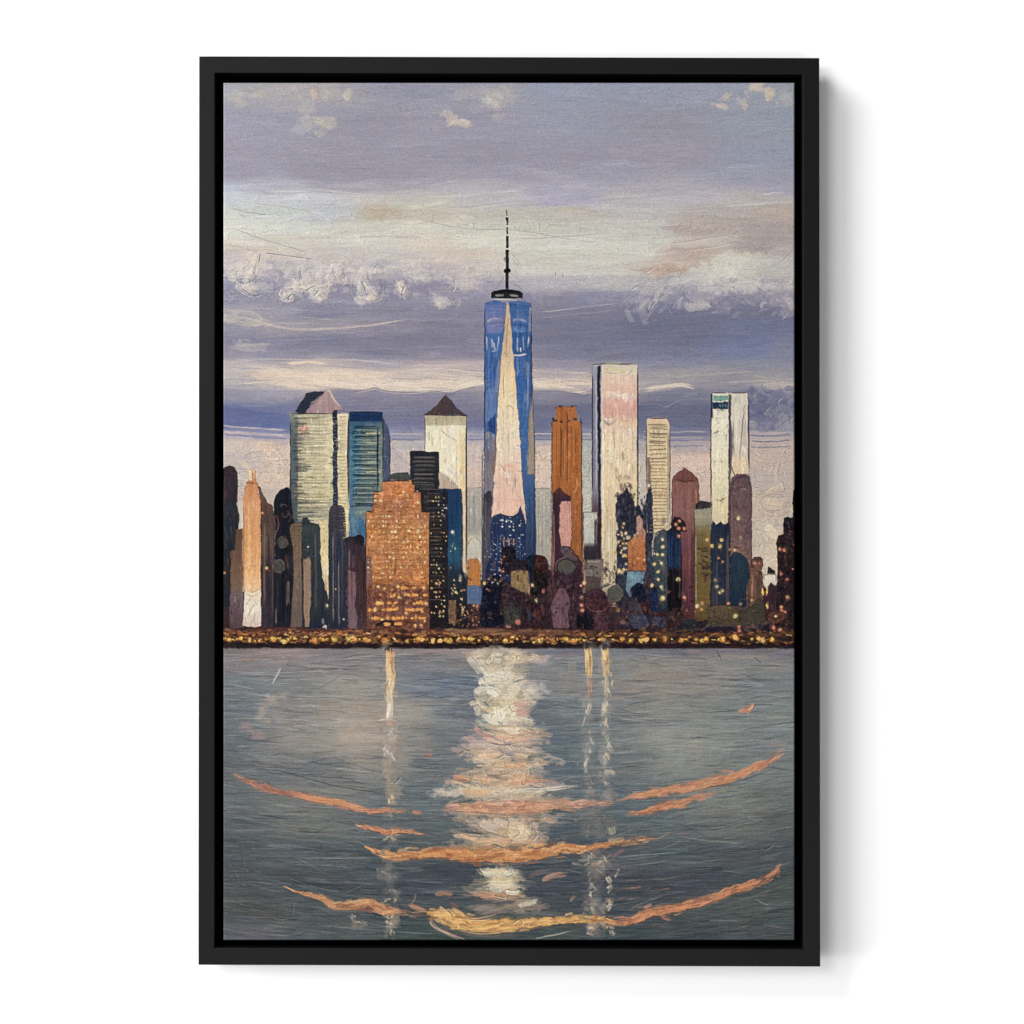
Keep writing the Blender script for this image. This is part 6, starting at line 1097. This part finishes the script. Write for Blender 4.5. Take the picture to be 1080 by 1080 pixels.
lin = np.where(C <= .04045, C / 12.92, ((np.clip(C, .04045, 1) + .055) / 1.055) ** 2.4)
E_CANVAS = 1.67                            # light falling on the canvas, so that pigment is a true reflectance
pig = np.clip(lin / E_CANVAS, 0.001, .93)
rgba = np.concatenate([pig, np.ones((NY, NX, 1))], -1).astype(np.float32)
# relief height in metres, rolled over at the canvas edges
RELIEF = .0006
hh = H - H.mean()
hh = np.clip(hh, -1.5, 2.2) * RELIEF
ex = np.minimum(np.arange(NX), np.arange(NX)[::-1]) / S; ey = np.minimum(np.arange(NY), np.arange(NY)[::-1]) / S
RR = 1.6
rx_ = RR - np.minimum(ex, RR); ry_ = RR - np.minimum(ey, RR)
rr2 = np.minimum(np.sqrt(rx_[None] ** 2 + ry_[:, None] ** 2), RR)
roll = (RR - np.sqrt(np.maximum(RR * RR - rr2 ** 2, 0))) * MM * .9
fade = np.clip(np.minimum(ex[None], ey[:, None]) / 3, 0, 1)
PXg, PYg = np.meshgrid(X0 + np.arange(NX) / S, Y0 + np.arange(NY) / S)
V = np.stack([(PXg - 540) * MM * k_, CY - hh * fade + roll, (540 - PYg) * MM * k_], -1).astype(np.float32)
# vertex normals from the grid so that the pieces meet without a seam
dX = np.gradient(V, axis=1); dY = np.gradient(V, axis=0)
Nn = np.cross(dX, dY); Nn /= np.linalg.norm(Nn, axis=-1, keepdims=True) + 1e-12
if Nn[NY // 2, NX // 2, 1] > 0: Nn = -Nn
Vf = V.reshape(-1, 3); Nf = Nn.reshape(-1, 3); Cf = rgba.reshape(-1, 4)
idx = np.arange(NY * NX).reshape(NY, NX)
quads = np.stack([idx[:-1, :-1], idx[1:, :-1], idx[1:, 1:], idx[:-1, 1:]], -1).reshape(-1, 4)
fid = M[:-1, :-1].reshape(-1)
names = {1: ('painted_sky', 'lilac-grey and cream clouded dusk sky painted above the skyline'), 2: ('painted_water', 'grey-green rippled water painted below the skyline')}
names.update(IDN)
for fk in names:
    q_ = quads[fid == fk]
    if len(q_) < 4: print('EMPTY', names[fk]); continue
    used, inv = np.unique(q_.ravel(), return_inverse=True)
    me = bpy.data.meshes.new(names[fk][0])
    me.vertices.add(len(used)); me.vertices.foreach_set('co', Vf[used].ravel())
    nf_ = len(q_)
    me.loops.add(nf_ * 4); me.loops.foreach_set('vertex_index', inv.astype(np.int32).ravel())
    me.polygons.add(nf_); me.polygons.foreach_set('loop_start', np.arange(0, nf_ * 4, 4, dtype=np.int32))
    me.update(calc_edges=True)
    me.polygons.foreach_set('use_smooth', np.ones(nf_, bool))
    ca = me.color_attributes.new('pigment', 'FLOAT_COLOR', 'POINT')
    ca.data.foreach_set('color', Cf[used].ravel())
    me.normals_split_custom_set_from_vertices(Nf[used])
    me.update()
    o = link(names[fk][0], me, m_cv, cv); o['label'] = names[fk][1]

# ---- camera
cam = bpy.data.cameras.new('camera'); co = bpy.data.objects.new('camera', cam); col.objects.link(co)
cam.sensor_width = 36; cam.lens = 36 * D / 1.08; cam.clip_end = 50
co.location = (0, -D, 0); co.rotation_euler = (math.pi / 2, 0, 0); scene.camera = co

# ---- lamps
def area(name, loc, sx, sy, power, target=None):
    l = bpy.data.lights.new(name, 'AREA'); l.shape = 'RECTANGLE'; l.size = sx; l.size_y = sy; l.energy = power; l.color = (1, 1, 1)
    o = bpy.data.objects.new(name, l); col.objects.link(o); o.location = loc
    if target is None: o.rotation_euler = (math.pi / 2, 0, 0)
    else:
        import mathutils
        o.rotation_euler = (mathutils.Vector(target) - mathutils.Vector(loc)).to_track_quat('-Z', 'Y').to_euler()
    return o
for nm_, x_, z_, sx_, sz_, pw_ in LAMPS:
    area(nm_, (x_, -5.0, z_), sx_, sz_, pw_)
wd = bpy.data.worlds.new('World'); scene.world = wd; wd.use_nodes = True
wd.node_tree.nodes['Background'].inputs[0].default_value = (1, 1, 1, 1)
wd.node_tree.nodes['Background'].inputs[1].default_value = WLD

vs_ = scene.view_settings
scene.display_settings.display_device = 'sRGB'
vs_.view_transform = 'Standard'; vs_.look = 'None'; vs_.exposure = 0; vs_.gamma = 1; vs_.use_curve_mapping = False
